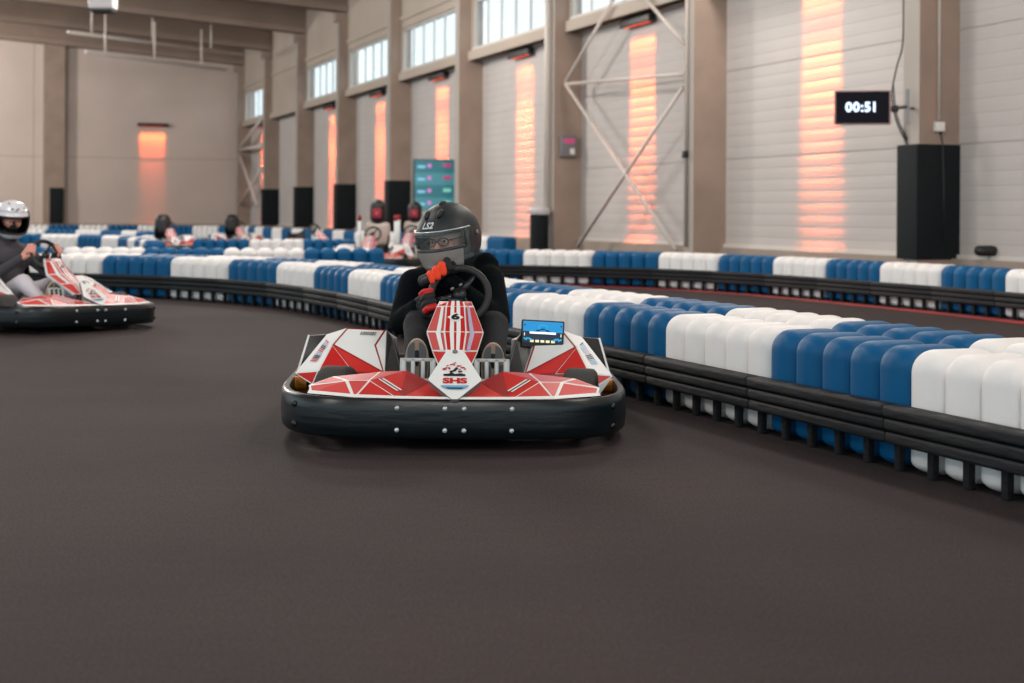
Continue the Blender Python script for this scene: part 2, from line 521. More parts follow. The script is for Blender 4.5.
# rafters, eaves beam, roof
PITCH = 0.07
for i, t in enumerate(COLT):
    b = MB()
    a = t-CW/2
    for (w, z0, z1) in ((0.16, 0, 0.95), (0.26, 0, 0.22), (0.26, 0.8, 1.0)):
        b.add([(a-w, 0, 7.3+z0), (a+w, 0, 7.3+z0), (a+w, 0, 7.3+z1), (a-w, 0, 7.3+z1),
               (a-w, 42, 7.3+z0+42*PITCH), (a+w, 42, 7.3+z0+42*PITCH), (a+w, 42, 7.3+z1+42*PITCH), (a-w, 42, 7.3+z1+42*PITCH)],
              [(0, 1, 2, 3), (4, 7, 6, 5), (0, 4, 5, 1), (3, 2, 6, 7), (0, 3, 7, 4), (1, 5, 6, 2)], 'beam_concrete')
    tag(b.build('trim_%d' % (20+i), mw=MW), kind='structure')
mb = MB(); mb.add([(-14, -1, 8.25), (LEND+1, -1, 8.25), (LEND+1, 45, 8.25+46*PITCH), (-14, 45, 8.25+46*PITCH),
                   (-14, -1, 8.55), (LEND+1, -1, 8.55), (LEND+1, 45, 8.55+46*PITCH), (-14, 45, 8.55+46*PITCH)], [(0, 1, 2, 3), (7, 6, 5, 4)], 'ceiling_mat')
tag(mb.build('ceiling', mw=MW), kind='structure')

# red wall washers, each with its own lamp
WSH = []
for i in (0, 1, 2, 3, 4, 5, 6, 8):
    a, b = bays[i]; WSH.append((i, (a+b)/2))
wl = {0: 'red wall light beyond the right frame edge', 1: 'red wall light above the wide strip beside the timer screen',
      2: 'black red wall light above strip behind the cross bracing', 3: 'red wall light left of the downpipe column, lens glowing',
      4: 'red wall light above the lap board', 5: 'red wall light fourth from the back corner of the side wall',
      6: 'red wall light second from the back corner of the side wall', 8: 'red wall light nearest the back corner of the side wall'}
def washer(mw, label, e, tilt=10.0, long=1.0, near=.16):
    r = empty('wall_washer', mw)
    b = MB(); b.rbox((0, 0.13, 0.10), (1.30, 0.13, 0.15), 0.02, 'washer_body', 2)
    for s in (-1, 1): b.span((s*0.45-0.04, 0, 0.08), (s*0.45+0.04, 0.12, 0.16), 'washer_body')
    b.build('housing', r)
    l = MB(); l.rbox((0, 0.13, 0.025), (1.1, 0.04, 0.012), 0.01, 'washer_lens', 1); l.build('lens', r)
    tag(r, label, 'wall light', 'red wall washer lights')
    for (d, ti, sp, k) in ((0.085, 1.6, 9, long), (0.07, tilt, 22, near)):
        L = area('washer_light', (0, 0, 0), (0, 0, 0), 1.05, 0.03, e*k, (1.0, 0.12, 0.025), sp)
        L.parent = r; L.location = (0, d, -0.005); L.rotation_euler = (R_(-ti), 0, 0)
    return r
for i, t in WSH:
    washer(MW @ MX.Translation((t, 0.0, 4.42)), wl[i], 50)
MBK = MW @ MX.Translation((LEND, 4.12, 4.55)) @ MX.Rotation(pi/2, 4, 'Z')
washer(MBK, 'red wall light mounted alone on the back wall', 40, 6.0, .10, .42)

# cross bracing in two bays
def brace(name, pairs, d, label, r=0.034):
    q = MB()
    for (p0, p1) in pairs:
        P = []
        for (x, y) in (p0, p1):
            t = wt(x, d); X = MW @ V((t, d, 0)); z = at(x, y, X.y).z
            P.append(V((t, d, z)))
        q.tube(P, r, 'steel_white', 8)
    return tag(q.build(name, mw=MW), label, 'steel bracing')
brace('cross_brace', [((565, 82), (612, 0)), ((612, 0), (640, -50)), ((565, 84), (676, 250)), ((682, 88), (578, 246)), ((565, 84), (684, 74)), ((684, 44), (642, -4))], CD-0.12,
      'thin pale steel cross bracing in front of red strip right of the downpipe')
brace('cross_brace', [((238, 150), (257, 205)), ((238, 150), (262, 146)), ((262, 168), (240, 205)), ((238, 150), (262, 118))], CD-0.12,
      'pale steel cross bracing in the bay at the far back corner', 0.07)

# downpipe, its guard, switch box, conduits, sockets
t3 = COLT[3]
q = MB(); q.cyl((t3-CW*0.45, CD+0.09, 0.9), (t3-CW*0.45, CD+0.09, 7.2), 0.055, 'steel_white', 14)
tag(q.build('downpipe', mw=MW), 'white vertical downpipe on column left of the cross bracing', 'downpipe')
q = MB(); q.lathe([(0, 0), (0.19, 0), (0.19, 0.92), (0, 0.92)], 'pad_black', 20); q.lathe([(0, 0.92), (0.21, 0.92), (0.23, 1.0), (0.17, 1.06), (0, 1.06)], 'hanger_white', 20)
tag(q.build('pipe_guard', mw=MW @ MX.Translation((t3-CW*0.6, CD+0.26, 0)), sharp=40), 'black round pipe guard with white top behind the far barrier', 'pipe guard')
q = MB(); q.rbox((t3-CW-0.06, 0.32, 2.30), (0.12, 0.36, 0.42), 0.02, 'kart_grey', 2); q.span((t3-CW-0.125, 0.2, 2.36), (t3-CW-0.12, 0.44, 2.46), 'board_red'); q.span((t3-CW-0.125, 0.2, 2.14), (t3-CW-0.12, 0.3, 2.26), 'socket_white')
tag(q.build('switch_box', mw=MW), 'grey switch box with red label on the downpipe column', 'switch box')
t2 = COLT[2]
q = MB(); q.cyl((t2-CW*0.4, CD+0.04, 0.4), (t2-CW*0.4, CD+0.04, 7), 0.03, 'concrete_side', 8); q.rbox((t2-CW*0.4, CD+0.06, 1.93), (0.09, 0.08, 0.12), 0.01, 'washer_body', 1)
tag(q.build('conduit', mw=MW), 'thin grey conduit with small junction box on column left of timer', 'conduit')
t1 = COLT[1]
q = MB(); q.cyl((t1-CW-0.02, 0.33, 2.15), (t1-CW-0.02, 0.33, 7), 0.018, 'steel_white', 8)
q.tube([(t1-CW-0.03, 0.31, 2.0), (t1-CW-0.06, 0.30, 1.85), (t1-CW-0.09, 0.30, 1.2), (t1-CW-0.1, 0.31, 0.6)], 0.01, 'ink_black', 6)
tag(q.build('power_cable', mw=MW), 'vertical cable run on the column above the tall black pad', 'cable')
q = MB(); q.rbox((t1-CW-0.03, 0.33, 2.06), (0.06, 0.14, 0.12), 0.01, 'socket_white', 2)
tag(q.build('wall_socket', mw=MW), 'small white socket on the column above the tall black pad', 'socket')
q = MB()
x = t1+0.1
q.tube(catmull([V(p) for p in [(x, 0.55, 7), (x, 0.55, 4.2), (x, 0.55, 3.2), (x+0.06, 0.6, 2.85), (x+0.1, 0.64, 2.5), (x+0.0, 0.64, 2.15), (x-0.2, 0.62, 1.85)]], 8), 0.012, 'ink_black', 6)
q.tube([(x+0.1, 0.62, 2.62), (x+0.0, 0.66, 2.3), (x-0.05, 0.63, 2.12), (x-0.2, 0.62, 1.9)], 0.01, 'ink_black', 6)
tag(q.build('power_cable', mw=MW), 'dark cable looping down behind the timer screen to the pad', 'cable')
# black helmet-like lamp on the ledge right of the big pad
P = MW @ V((wt(986, 0.1), 0.1, 0.45))
q = MB(); q.rbox((0, 0, 0.065), (0.27, 0.16, 0.13), 0.06, 'washer_body', 4); q.rbox((-0.03, -0.07, 0.06), (0.14, 0.06, 0.07), 0.02, 'ink_black', 2)
tag(q.build('speaker', mw=MX.Translation(P)), 'small rounded black speaker on the ledge right of the tall pad', 'speaker')

# timer screen on its bracket
def screen_xf(x0, x1, yc, Z, yaw):
    c = at((x0+x1)/2, yc, Z)
    return MX.Translation(c) @ MX.Rotation(yaw, 4, 'Z')
T = screen_xf(836, 889, 107.5, 18.7, R_(-10))
r = empty('timer_screen', T)
q = MB(); q.rbox((0, 0.03, 0), (0.69, 0.06, 0.43), 0.012, 'clock_bezel', 2); q.build('bezel', r)
q = MB(); q.span((-0.325, -0.004, -0.195), (0.325, 0, 0.198), 'clock_black')
XT = MX.Translation((-0.005, -0.006, 0.0)) @ MX.Rotation(pi/2, 4, 'X')
for ch, x in (('0', -.162), ('0', -.070), (':', 0.0), ('5', .066), ('1', .148)):
    q.text(ch, 0.165, 'clock_digit', XT @ MX.Translation((x, 0, 0)), 0.001, bold=0.005)
q.build('display', r)
q = MB(); q.tube([(0.2, 0.06, 0.0), (0.42, 0.14, 0.0), (0.56, 0.2, 0.02)], 0.022, 'steel_grey', 8); q.rbox((0.40, 0.12, -0.01), (0.09, 0.08, 0.09), 0.02, 'washer_body', 2); q.span((0.54, 0.18, -0.2), (0.585, 0.22, 0.24), 'steel_grey'); q.cyl((0.56, 0.2, 0.0), (0.72, 0.5, 0.02), 0.02, 'steel_grey', 8)
q.build('bracket', r)
tag(r, 'small wall screen reading 00:51 beside the right hand column', 'screen')
# lap board
T = screen_xf(414, 455, 185, 37.5, R_(12))
r = empty('lap_board', T)
q = MB(); q.rbox((0, 0.06, 0), (1.06, 0.12, 1.28), 0.02, 'screen_bezel', 2); q.build('bezel', r)
q = MB()
for k in range(4):
    z = 0.46 - k*0.31
    q.span((-0.5, -0.004, z-0.155), (0.5, 0, z+0.155), 'board_teal' if k % 2 == 0 else 'board_teal_light')
    q.rbox((-0.33, -0.006, z-0.01), (0.2, 0.006, 0.07), 0.003, 'board_blue', 1)
    q.rbox((-0.13, -0.006, z+0.02), (0.09, 0.006, 0.09), 0.003, 'board_pink', 1)
    q.rbox((0.32, -0.006, z+0.03), (0.2, 0.006, 0.09), 0.003, 'board_red' if k < 2 else 'board_green', 1)
q.build('display', r)
q = MB(); q.cyl((0, 0.1, 0.5), (0.5, 0.9, 0.6), 0.03, 'steel_grey', 8); q.build('bracket', r)
tag(r, 'teal lap time board on the wall above the black helmet', 'screen')
# hanging white unit and lighting rails under the roof
T = MX.Translation(at(103, 2, 30))
q = MB(); q.rbox((0, 0, 0.1), (0.5, 0.4, 0.52), 0.05, 'hanger_white', 3); q.rbox((0, 0, -0.19), (0.42, 0.34, 0.06), 0.02, 'washer_body', 2); q.cyl((0, 0, 0.3), (0, 0, 1.9), 0.02, 'steel_grey', 8)
q.ell((0.02, -0.2, 0.12), (0.06, 0.02, 0.04), 'kart_grey', 10, 6)
tag(q.build('projector', mw=T), 'white box projector hanging from the roof at top left', 'projector')
for (a, b, Z, lab) in (((68, 32), (242, 54), 50, 'upper hanging pipe rail under the roof at far left'), ((86, 52), (226, 70), 46, 'lower hanging pipe rail under the roof at far left')):
    A = at(a[0], a[1], Z); B = at(b[0], b[1], Z+8)
    q = MB(); q.cyl(A, B, 0.06, 'steel_white', 8)
    for f in (0.12, 0.45, 0.8):
        p = A.lerp(B, f); q.cyl(p, p+V((0, 0, 1.3)), 0.035, 'steel_white', 6)
    tag(q.build('pipe_rail'), lab, 'pipe rail')

# ================================================================== barriers
def block_mesh(m, name):
    q = MB()
    for k in range(5):
        q.rbox((0.1+0.2*k, 0.17, 0.2055), (0.204, 0.34, 0.499), 0.088, m, 5)
    q.v = [V((p.x, p.y, (p.z+.044)*.5 if p.z < .044 else p.z)) for p in q.v]
    return q.mesh(name)
BLK = {'blue': block_mesh('block_blue', 'barrier_block'), 'white': block_mesh('block_white', 'barrier_block')}
def rail_meshes():
    out = []
    for k, (z, d) in enumerate(((0.128, 0.0), (0.177, 0.006), (0.226, 0.012))):
        q = MB(); q.rbox((0.5, -0.045-d/2, z), (1.0, 0.07+d, 0.046), 0.014, 'rail_black', 2); out.append(q.mesh('rail'))
    q = MB(); q.rbox((0, -0.012, 0.06), (0.036, 0.03, 0.12), 0.006, 'rail_black', 1); q.mesh('post')
    return out, q.mesh('post')
RAILS, POST = rail_meshes()
def walk(P, start, pitch):
    """positions every `pitch` metres along polyline from arclength start"""
    acc = [0]
    for i in range(1, len(P)): acc.append(acc[-1]+(P[i]-P[i-1]).length)
    out = []; s = start; i = 0
    while s <= acc[-1]:
        while i < len(acc)-2 and acc[i+1] < s: i += 1
        f = (s-acc[i])/max(1e-9, acc[i+1]-acc[i]); out.append(P[i].lerp(P[i+1], f)); s += pitch
    return out
def arclen_at_x(P, x):           # arclength where the path crosses image column x
    s = 0
    for i in range(1, len(P)):
        a = PX+P[i-1].x/P[i-1].y*F; b = PX+P[i].x/P[i].y*F; L = (P[i]-P[i-1]).length
        if (a-x)*(b-x) <= 0: return s+L*abs(a-x)/max(1e-9, abs(a-b))
        s += L
    return s
def offset(P, d):                # shift away from the camera side (right of travel)
    out = []
    for i, p in enumerate(P):
        t = (P[min(i+1, len(P)-1)]-P[max(i-1, 0)]).normalized()
        out.append(p + V((t.y, -t.x, 0))*d)
    return out
def vis(p): 
    x = PX+p.x/max(0.1, p.y)*F
    return -90 < x < 1130
def place_row(P, anchor, first_col, rowname, group, pitch=1.0, rails=False, prefix='', zs=1.0, side='right', raillab=None):
    s0 = arclen_at_x(P, anchor)
    k = math.floor(s0/pitch); start = s0-k*pitch
    pts = walk(P, start, pitch)
    cols = {}
    cnt = {'blue': 0, 'white': 0}; nr = 0
    for j in range(len(pts)-1):
        a, b = pts[j], pts[j+1]
        if not (vis(a) or vis(b)): continue
        c = first_col if (j-k) % 2 == 0 else ('white' if first_col == 'blue' else 'blue')
        d = b-a; ang = atan2(d.y, d.x)
        # path runs away from camera; local +y must point to the far side
        M = MX.Translation(b) @ MX.Rotation(ang+pi, 4, 'Z') @ MX.Diagonal(V((d.length/1.0, 1, zs, 1)))
        o = bpy.data.objects.new('barrier_block', BLK[c]); COL.objects.link(o); o.matrix_world = M
        tag(o, '%s %s barrier block from the %s in %s' % (ORD[cnt[c]], c, side, rowname), 'barrier block', group)
        cnt[c] += 1
        if rails:
            r = empty('guard_rail', M)
            tag(r, '%s black guard rail section from the %s on %s' % (ORD[nr], side, raillab), 'guard rail', 'guard rail sections on '+raillab)
            nr += 1
            for me in RAILS:
                x = bpy.data.objects.new('rail', me); COL.objects.link(x); x.parent = r
            for q in range(5):
                x = bpy.data.objects.new('post', POST); COL.objects.link(x); x.parent = r; x.location = (0.2*q+0.005, 0, 0)
A = [V((3.1, 1.4, 0)), V((2.35, 3.0, 0)), ground(1024, 502), ground(911, 473), ground(771, 435), ground(665, 406.5), ground(583, 384.5), V((0.0, 9.25, 0)), V((-0.52, 10.5, 0)),
     xz(385, 11.9), xz(340, 13.2), xz(291, 14.45), xz(254, 15.15), xz(198, 15.95), xz(121, 16.6), xz(40, 17.0), xz(-40, 17.2), xz(-110, 17.3)]
PA = catmull(A)
place_row(PA, 903, 'blue', "the nearest barrier's front row", "front row of the nearest barrier", rails=True, raillab='the nearest barrier')
PA2 = offset(PA, 0.5)
place_row(PA2, 957, 'blue', "the nearest barrier's back row", "back row of the nearest barrier")
B = [xz(1300, 10.4), xz(1150, 12.0), xz(1065, 13.05), xz(995, 14.0), xz(931, 14.95), xz(872, 15.85), xz(820, 16.75), xz(770.5, 17.6), xz(720, 18.4), xz(665, 19.1), xz(601, 19.7), xz(529, 20.15), xz(457, 20.5), xz(385, 20.5)]
PB = catmull(B)
place_row(PB, 770.5, 'blue', "the far barrier with rails", "blocks of the far barrier", rails=True, raillab='the far barrier')

BL = [xz(385, 20.5), xz(304, 20.3), xz(222, 20.2), xz(139, 20.2), xz(57, 20.2), xz(-60, 20.2)]
place_row(catmull(BL), 385, 'blue', "the straight row behind the nearest barrier", "blocks of the straight row", pitch=1.09)
C = [xz(511, 30.0), xz(497, 31.0), xz(430, 35), xz(365, 39), xz(340, 41), xz(300, 44.5), xz(262, 48.0), xz(240, 50.5), xz(205, 51.5), xz(120, 52), xz(20, 51.5), xz(-60, 51)]
place_row(catmull(C), 311, 'blue', "the far row along the walls", "blocks of the far row along the walls")
D = [xz(372, 27.5), xz(340, 27.3), xz(300, 27), xz(222, 27), xz(160, 26.8)]
place_row(catmull(D), 304, 'white', "the middle row under the red strips", "blocks of the middle row")
E = [xz(146, 24.5), xz(138, 27), xz(117, 29.5), xz(78, 31), xz(30, 31.5), xz(-40, 31.5)]
place_row(catmull(E), 117, 'white', "the curved row behind the white helmet driver", "blocks of the curved row")
G = [xz(150, 36), xz(120, 38), xz(60, 39.5), xz(-30, 40)]
place_row(catmull(G), 120, 'blue', "the second curved row at far left", "blocks of the second curved row")
# red glow at the far barrier's foot, painted as a floor strip
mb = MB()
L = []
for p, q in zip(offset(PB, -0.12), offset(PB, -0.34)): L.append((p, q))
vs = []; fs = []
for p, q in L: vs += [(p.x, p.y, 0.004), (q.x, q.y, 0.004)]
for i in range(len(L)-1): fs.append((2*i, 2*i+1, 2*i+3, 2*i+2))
mb.add(vs, fs, 'floor_glow_red')
tag(mb.build('floor_glow'), kind='structure')

# ================================================================== kart
KO = at(454, 438, 5.95); KO.z = 0.0            # under the middle of the front bumper
KYAW = R_(2.3)                                 # nose turned slightly towards the camera
KM = MX.Translation(KO) @ MX.Rotation(KYAW, 4, 'Z')
KI = KM.inverted()
def kl(x, y, v):
    """kart-local point seen at a pixel at depth v behind the bumper"""
    r = ray(x, y); o = V((0, 0, HC))
    lo = KI @ o; ld = (KI.to_3x3() @ r)
    s = (v-lo.y)/ld.y
    return lo+ld*s

def klp(x, y, a, b, c):
    """kart-local point seen at a pixel on the plane through three points"""
    n = (b-a).cross(c-a); lo = KI @ V((0, 0, HC)); ld = KI.to_3x3() @ ray(x, y)
    return lo + ld*((a-lo).dot(n)/ld.dot(n))

def mirror(P): return [V((-p.x, p.y, p.z)) for p in P][::-1]

def bumper_path():
    h = [(0, 0), (.25, .006), (.45, .03), (.585, .10), (.675, .22), (.722, .38), (.74, .6), (.745, .9), (.745, 1.3), (.725, 1.65), (.63, 1.86), (.45, 1.93), (0, 1.94)]
    P = [V((a, b, 0)) for a, b in h]
    full = P + [V((-p.x, p.y, 0)) for p in reversed(P[1:-1])]
    n = len(full); out = []
    for i in range(n):
        a, b, c, d = full[i-1], full[i], full[(i+1) % n], full[(i+2) % n]
        for k in range(8):
            t = k/8
            out.append(0.5*((2*b)+(c-a)*t+(2*a-5*b+4*c-d)*t*t+(3*b-a-3*c+d)*t*t*t))
    return out

def make_kart():
    root = empty('go_kart')
    # --- bumper band
    q = MB(); P = bumper_path(); n = len(P)
    sec = [(0.012, 0.048), (0.0, 0.060), (-0.004, 0.10), (-0.004, 0.16), (0.0, 0.196), (0.010, 0.208), (0.030, 0.206), (0.034, 0.19), (0.034, 0.06), (0.030, 0.048)]
    vs = []; fs = []
    for i, p in enumerate(P):
        t = (P[(i+1) % n]-P[i-1]).normalized(); nr = V((-t.y, t.x, 0))
        for (d, z) in sec: vs.append(p + nr*d + V((0, 0, z)))
    m = len(sec)
    for i in range(n):
        for k in range(m):
            fs.append((i*m+k, i*m+(k+1) % m, ((i+1) % n)*m+(k+1) % m, ((i+1) % n)*m+k))
    q.add(vs, fs, 'black_plastic', True)
    bump = q.build('bumper', root, sharp=50)
    for u in (-.228, -.038, .038, .228):
        for z in (0.085, 0.172):
            b = MB(); y = 0.006 if abs(u) > .1 else 0.0
            b.tube([(u, y-0.001, z), (u, y-0.012, z)], [0.011, 0.008], 'bolt_steel', 8); b.build('bolt', bump)
    for sx in (-1, 1):
        for z in (0.085, 0.165):
            b = MB(); b.tube([(sx*.648, .165, z), (sx*.652, .158, z)], [0.014, 0.012], 'ink_black', 8); b.build('bolt', bump)
        q = MB()
        for z, v in ((0.178, 0.80), (0.178, 0.95), (0.14, .86)):
            q.cyl((sx*.66, v, z), (sx*.725, v, z), 0.03, 'damper_orange', 12)
            q.cyl((sx*.60, v, z), (sx*.66, v, z), 0.018, 'ink_black', 10)
        q.build('damper', root, sharp=50)
    # --- chassis
    q = MB()
    for sx in (-1, 1):
        q.tube([(sx*.16, .10, .075), (sx*.2, .3, .07), (sx*.3, .55, .07), (sx*.3, 1.2, .07), (sx*.26, 1.75, .08), (sx*.2, 1.9, .1)], .016, 'rim_grey', 8)
        q.tube([(sx*.3, .7, .09), (sx*.6, .74, .09), (sx*.64, 1.2, .09), (sx*.3, 1.3, .09)], .014, 'rim_grey', 8)
    q.tube([(-.5, .5, .13), (-.3, .5, .09), (.3, .5, .09), (.5, .5, .13)], .014, 'rim_grey', 8)
    q.cyl((-.62, 1.5, .13), (.62, 1.5, .13), .02, 'rim_grey', 10)
    q.build('frame', root)
    q = MB(); q.slab([(-.2, .12, .05), (.2, .12, .05), (.3, .6, .05), (.3, 1.1, .05), (-.3, 1.1, .05), (-.3, .6, .05)], (0, 0, .008), 'rim_grey'); q.build('floor_pan', root)
    # --- wheels
    def wheel(x, y, r, w, steer):
        o = empty('wheel'); o.parent = root; o.location = (x, y, r); o.rotation_euler = (0, 0, steer)
        T = MX.Rotation(pi/2, 4, 'Y')
        b = MB(); h = w/2
        b.lathe([(r*.55, -h*.8), (r*.72, -h), (r*.9, -h*.95), (r*.985, -h*.8), (r, -h*.55), (r, h*.55), (r*.985, h*.8), (r*.9, h*.95), (r*.72, h), (r*.55, h*.8)], 'rubber', 32, T)
        b.build('tyre', o)
        b = MB(); b.lathe([(0, -h*.3), (r*.2, -h*.3), (r*.25, -h*.1), (r*.45, -h*.2), (r*.56, -h*.85), (r*.56, h*.85), (r*.45, h*.2), (r*.25, h*.1), (r*.2, h*.3), (0, h*.3)], 'rim_grey', 24, T)
        b.build('rim', o)
    wheel(-.505, .52, .142, .14, R_(-16)); wheel(.545, .52, .142, .14, R_(-12))
    wheel(-.56, 1.5, .145, .21, 0); wheel(.56, 1.5, .145, .21, 0)
    # --- nose wing
    q = MB()
    for side in (0, 1):
        g = (lambda l: l) if side == 0 else mirror
        def fc(px, a, b, w=.007):
            q.facet(g([NW[k] for k in px]), a, b, w, toward=V((0, -1, .6)))
        NW = {'B0': V((-.585, .16, .208)), 'B1': V((-.40, .055, .206)), 'B2': V((-.22, .02, .205)), 'B3': V((0, .008, .204)),
              'R0': V((-.600, .24, .232)), 'R1': V((-.505, .30, .262)), 'R2': V((-.31, .33, .280)), 'R3': V((-.20, .33, .286)), 'R4': V((-.10, .22, .250)), 'R5': V((0, .12, .222)),
              'I1': V((-.345, .17, .262)), 'I2': V((-.44, .2, .258))}
        fc(['B0', 'B1', 'I2', 'R0'], 'kart_red_light', 'kart_white', .009)
        fc(['R0', 'I2', 'R1'], 'kart_red_light', 'kart_white', .006)
        fc(['B1', 'I1', 'I2'], 'kart_red', 'kart_white', .005)
        fc(['I2', 'I1', 'R2', 'R1'], 'kart_red', 'kart_white', .007)
        fc(['B1', 'B2', 'I1'], 'kart_red', 'kart_white', .005)
        fc(['I1', 'R3', 'R2'], 'kart_red', 'kart_white', .003)
        fc(['I1', 'B2', 'R3'], 'kart_red', 'kart_red', .001)
        fc(['B2', 'R4', 'R3'], 'kart_red_dark', 'kart_red', .001)
        fc(['B2', 'B3', 'R5', 'R4'], 'kart_red_light', 'kart_red', .001)
        # white edging strip along the bumper, slash decal, back faces
        e = [NW['B0']+V((-.012, .0, 0)), NW['B0']+V((0, -.012, -.008)), NW['B1']+V((0, -.014, -.008)), NW['B2']+V((0, -.014, -.008)), NW['B3']+V((0, -.012, -.008))]
        f = [NW['B0']+V((-.006, .02, .012)), NW['B0']+V((.004, .006, .008)), NW['B1']+V((0, .006, .008)), NW['B2']+V((0, .006, .008)), NW['B3']+V((0, .006, .008))]
        e = [V((p.x, p.y, .2100)) for p in e]
        for i in range(4): q.poly(g([e[i]+V((0, -.004, 0)), e[i+1]+V((0, -.004, 0)), f[i+1]+V((0, -.004, .005)), f[i]+V((0, -.004, .005))]), 'kart_white')
        a = NW['I1'].lerp(NW['R3'], .22); b = NW['B2'].lerp(NW['R3'], .22)
        a = a.lerp(b, .08); b = a.lerp(b, .9)
        nn = (NW['B2']-NW['I1']).cross(NW['R3']-NW['I1']).normalized(); nn = nn if nn.z > 0 else -nn
        d = (b-a).normalized(); c = nn.cross(d)*.005
        for k, col in ((-1, 'kart_white'), (.4, 'ink_black'), (1.8, 'kart_white')):
            o = nn*(.004) + c*k*1.3
            q.poly(g([a+o-c*.9, b+o-c*.9, b+o+c*.9, a+o+c*.9]), col)
        bk = {k: NW[k]+V((0, .14, -.07)) for k in ('R0', 'R1', 'R2', 'R3', 'R4', 'R5')}
        ks = ['R0', 'R1', 'R2', 'R3', 'R4', 'R5']
        for i in range(5): q.poly(g([NW[ks[i]], NW[ks[i+1]], bk[ks[i+1]], bk[ks[i]]]), 'kart_white')
        q.poly(g([NW['B0'], NW['R0'], bk['R0'], V((-.56, .3, .2))]), 'kart_white')
    q.build('nose_wing', root)
    # --- front panel (kite with the emblem)
    Tp, Lf, Rt, Bt = V((0, .235, .388)), V((-.107, .085, .278)), V((.107, .085, .278)), V((0, -.012, .211))
    xa = V((1, 0, 0)); nrm = -(Rt-Bt).cross(Lf-Bt).normalized()
    nrm = nrm if nrm.y < 0 else -nrm
    ya = nrm.cross(xa).normalized()
    cen = Lf.lerp(Rt, .5)
    def kp(x, y, l=0.0): return cen + xa*x + ya*y + nrm*l
    q = MB()
    ut, dn = (Tp-cen).dot(ya), (Bt-cen).dot(ya)
    out = [(-.012, dn), (.012, dn), (.106, -.006), (.106, .006), (.032, ut), (-.032, ut), (-.106, .006), (-.106, -.006)]
    q.slab([kp(x, y) for x, y in out], -nrm*.022, 'kart_white', 'kart_grey')
    EM = MX((( xa.x, ya.x, nrm.x, 0), (xa.y, ya.y, nrm.y, 0), (xa.z, ya.z, nrm.z, 0), (0, 0, 0, 1)))
    def eT(x, y, l=.002): return MX.Translation(kp(x*1.22, y*1.22+.012, l)) @ EM @ MX.Scale(1.22, 4)
    q.text('SHS', .043, 'kart_red', eT(0, -.018), 0, bold=.0022, warp=lambda p: V((p.x*1.12, p.y*.82, 0)))
    arc = [V((x, -.044 - .018*sqrt(max(0, 1-(x/.046)**2)), 0)) for x in [-.046+.0092*i for i in range(11)]]
    q.poly([eT(0, 0) @ p for p in [V((-.046, -.040, 0))]+arc+[V((.046, -.040, 0))]], 'ink_blue')
    q.poly([eT(0, 0, .003) @ V(p) for p in [(-.03, -.052, 0), (.03, -.052, 0), (.022, -.058, 0), (-.022, -.058, 0)]], 'ink_black')
    for s_ in [[(-.038, .006), (.034, .006), (.036, .014), (.02, .02), (.0, .016), (-.012, .026), (-.02, .018), (-.038, .016)],
               [(-.014, .022), (.002, .03), (.012, .046), (.003, .05), (-.006, .036), (-.02, .03)], [(.012, .022), (.026, .028), (.022, .034), (.01, .03)]]:
        q.poly([eT(0, 0, .0025) @ V((x, y, 0)) for x, y in s_], 'ink_black')
    rr = random.Random(3)
    for i in range(20):
        x = -.038+.076*((i*0.618) % 1); y = .03+.04*rr.random()*(1-abs(x)/.05)+.008
        w = .0035
        q.poly([eT(0, 0, .0022) @ V(p) for p in [(x-w, y-w, 0), (x+w, y-w*.6, 0), (x+w*.8, y+w, 0), (x-w, y+w*.8, 0)]], 'kart_red')
    q.cyl(kp(0, ut-.014, 0), kp(0, ut-.014, .004), .011, 'kart_grey', 12)
    q.build('front_panel', root)
    # --- steering fairing (shield with the number)
    rows = [([439, 447, 462, 471], [.66, .63, .63, .66], 301.5), ([436.5, 445.5, 463.5, 473.5], [.64, .58, .58, .64], 306.5),
            ([426, 444, 465.5, 483], [.54, .45, .45, .54], 332), ([431, 446.5, 463, 476.5], [.41, .33, .33, .41], 351), ([441, 449, 460, 467], [.27, .225, .225, .27], 373)]
    G = []
    for xs, vv, y in rows:
        L = [kl(xs[i], y, vv[i]) for i in range(4)]
        # keep it symmetric about the kart's middle
        a = (abs(L[0].x)+abs(L[3].x))/2; b = (abs(L[1].x)+abs(L[2].x))/2; z0 = (L[0].z+L[3].z)/2; z1 = (L[1].z+L[2].z)/2
        G.append([V((-a, vv[0], z0)), V((-b, vv[1], z1)), V((b, vv[2], z1)), V((a, vv[3], z0))])
    q = MB(); tw = V((0, -1, .3))
    for r_ in range(4):
        A_, B_ = G[r_], G[r_+1]
        for s_ in (0, 2):
            w_ = .0045
            P_ = [A_[s_], A_[s_+1], B_[s_+1], B_[s_]]
            q.facet(P_, 'kart_red' if r_ in (0, 1, 2) else 'kart_red_light', 'kart_white', w_, toward=tw)
            if r_ in (1, 2):   # lilac-white stripe along the shoulder
                i0, i1 = (1, 0) if s_ == 0 else (2, 3)
                nn = (B_[i1]-A_[i0]).cross(A_[i1]-A_[i0]).normalized(); nn = nn if nn.y < 0 else -nn
                pp = [A_[i0].lerp(A_[i1], .22), A_[i0].lerp(A_[i1], .48), B_[i0].lerp(B_[i1], .42), B_[i0].lerp(B_[i1], .18)]
                q.poly([p+nn*.003 for p in pp], 'kart_white' if s_ == 0 else 'ink_lilac')
        q.facet([A_[1], A_[2], B_[2], B_[1]], 'kart_red', 'kart_white', .003, toward=tw)
        nn = (B_[2]-A_[1]).cross(A_[2]-A_[1]).normalized(); nn = nn if nn.y < 0 else -nn
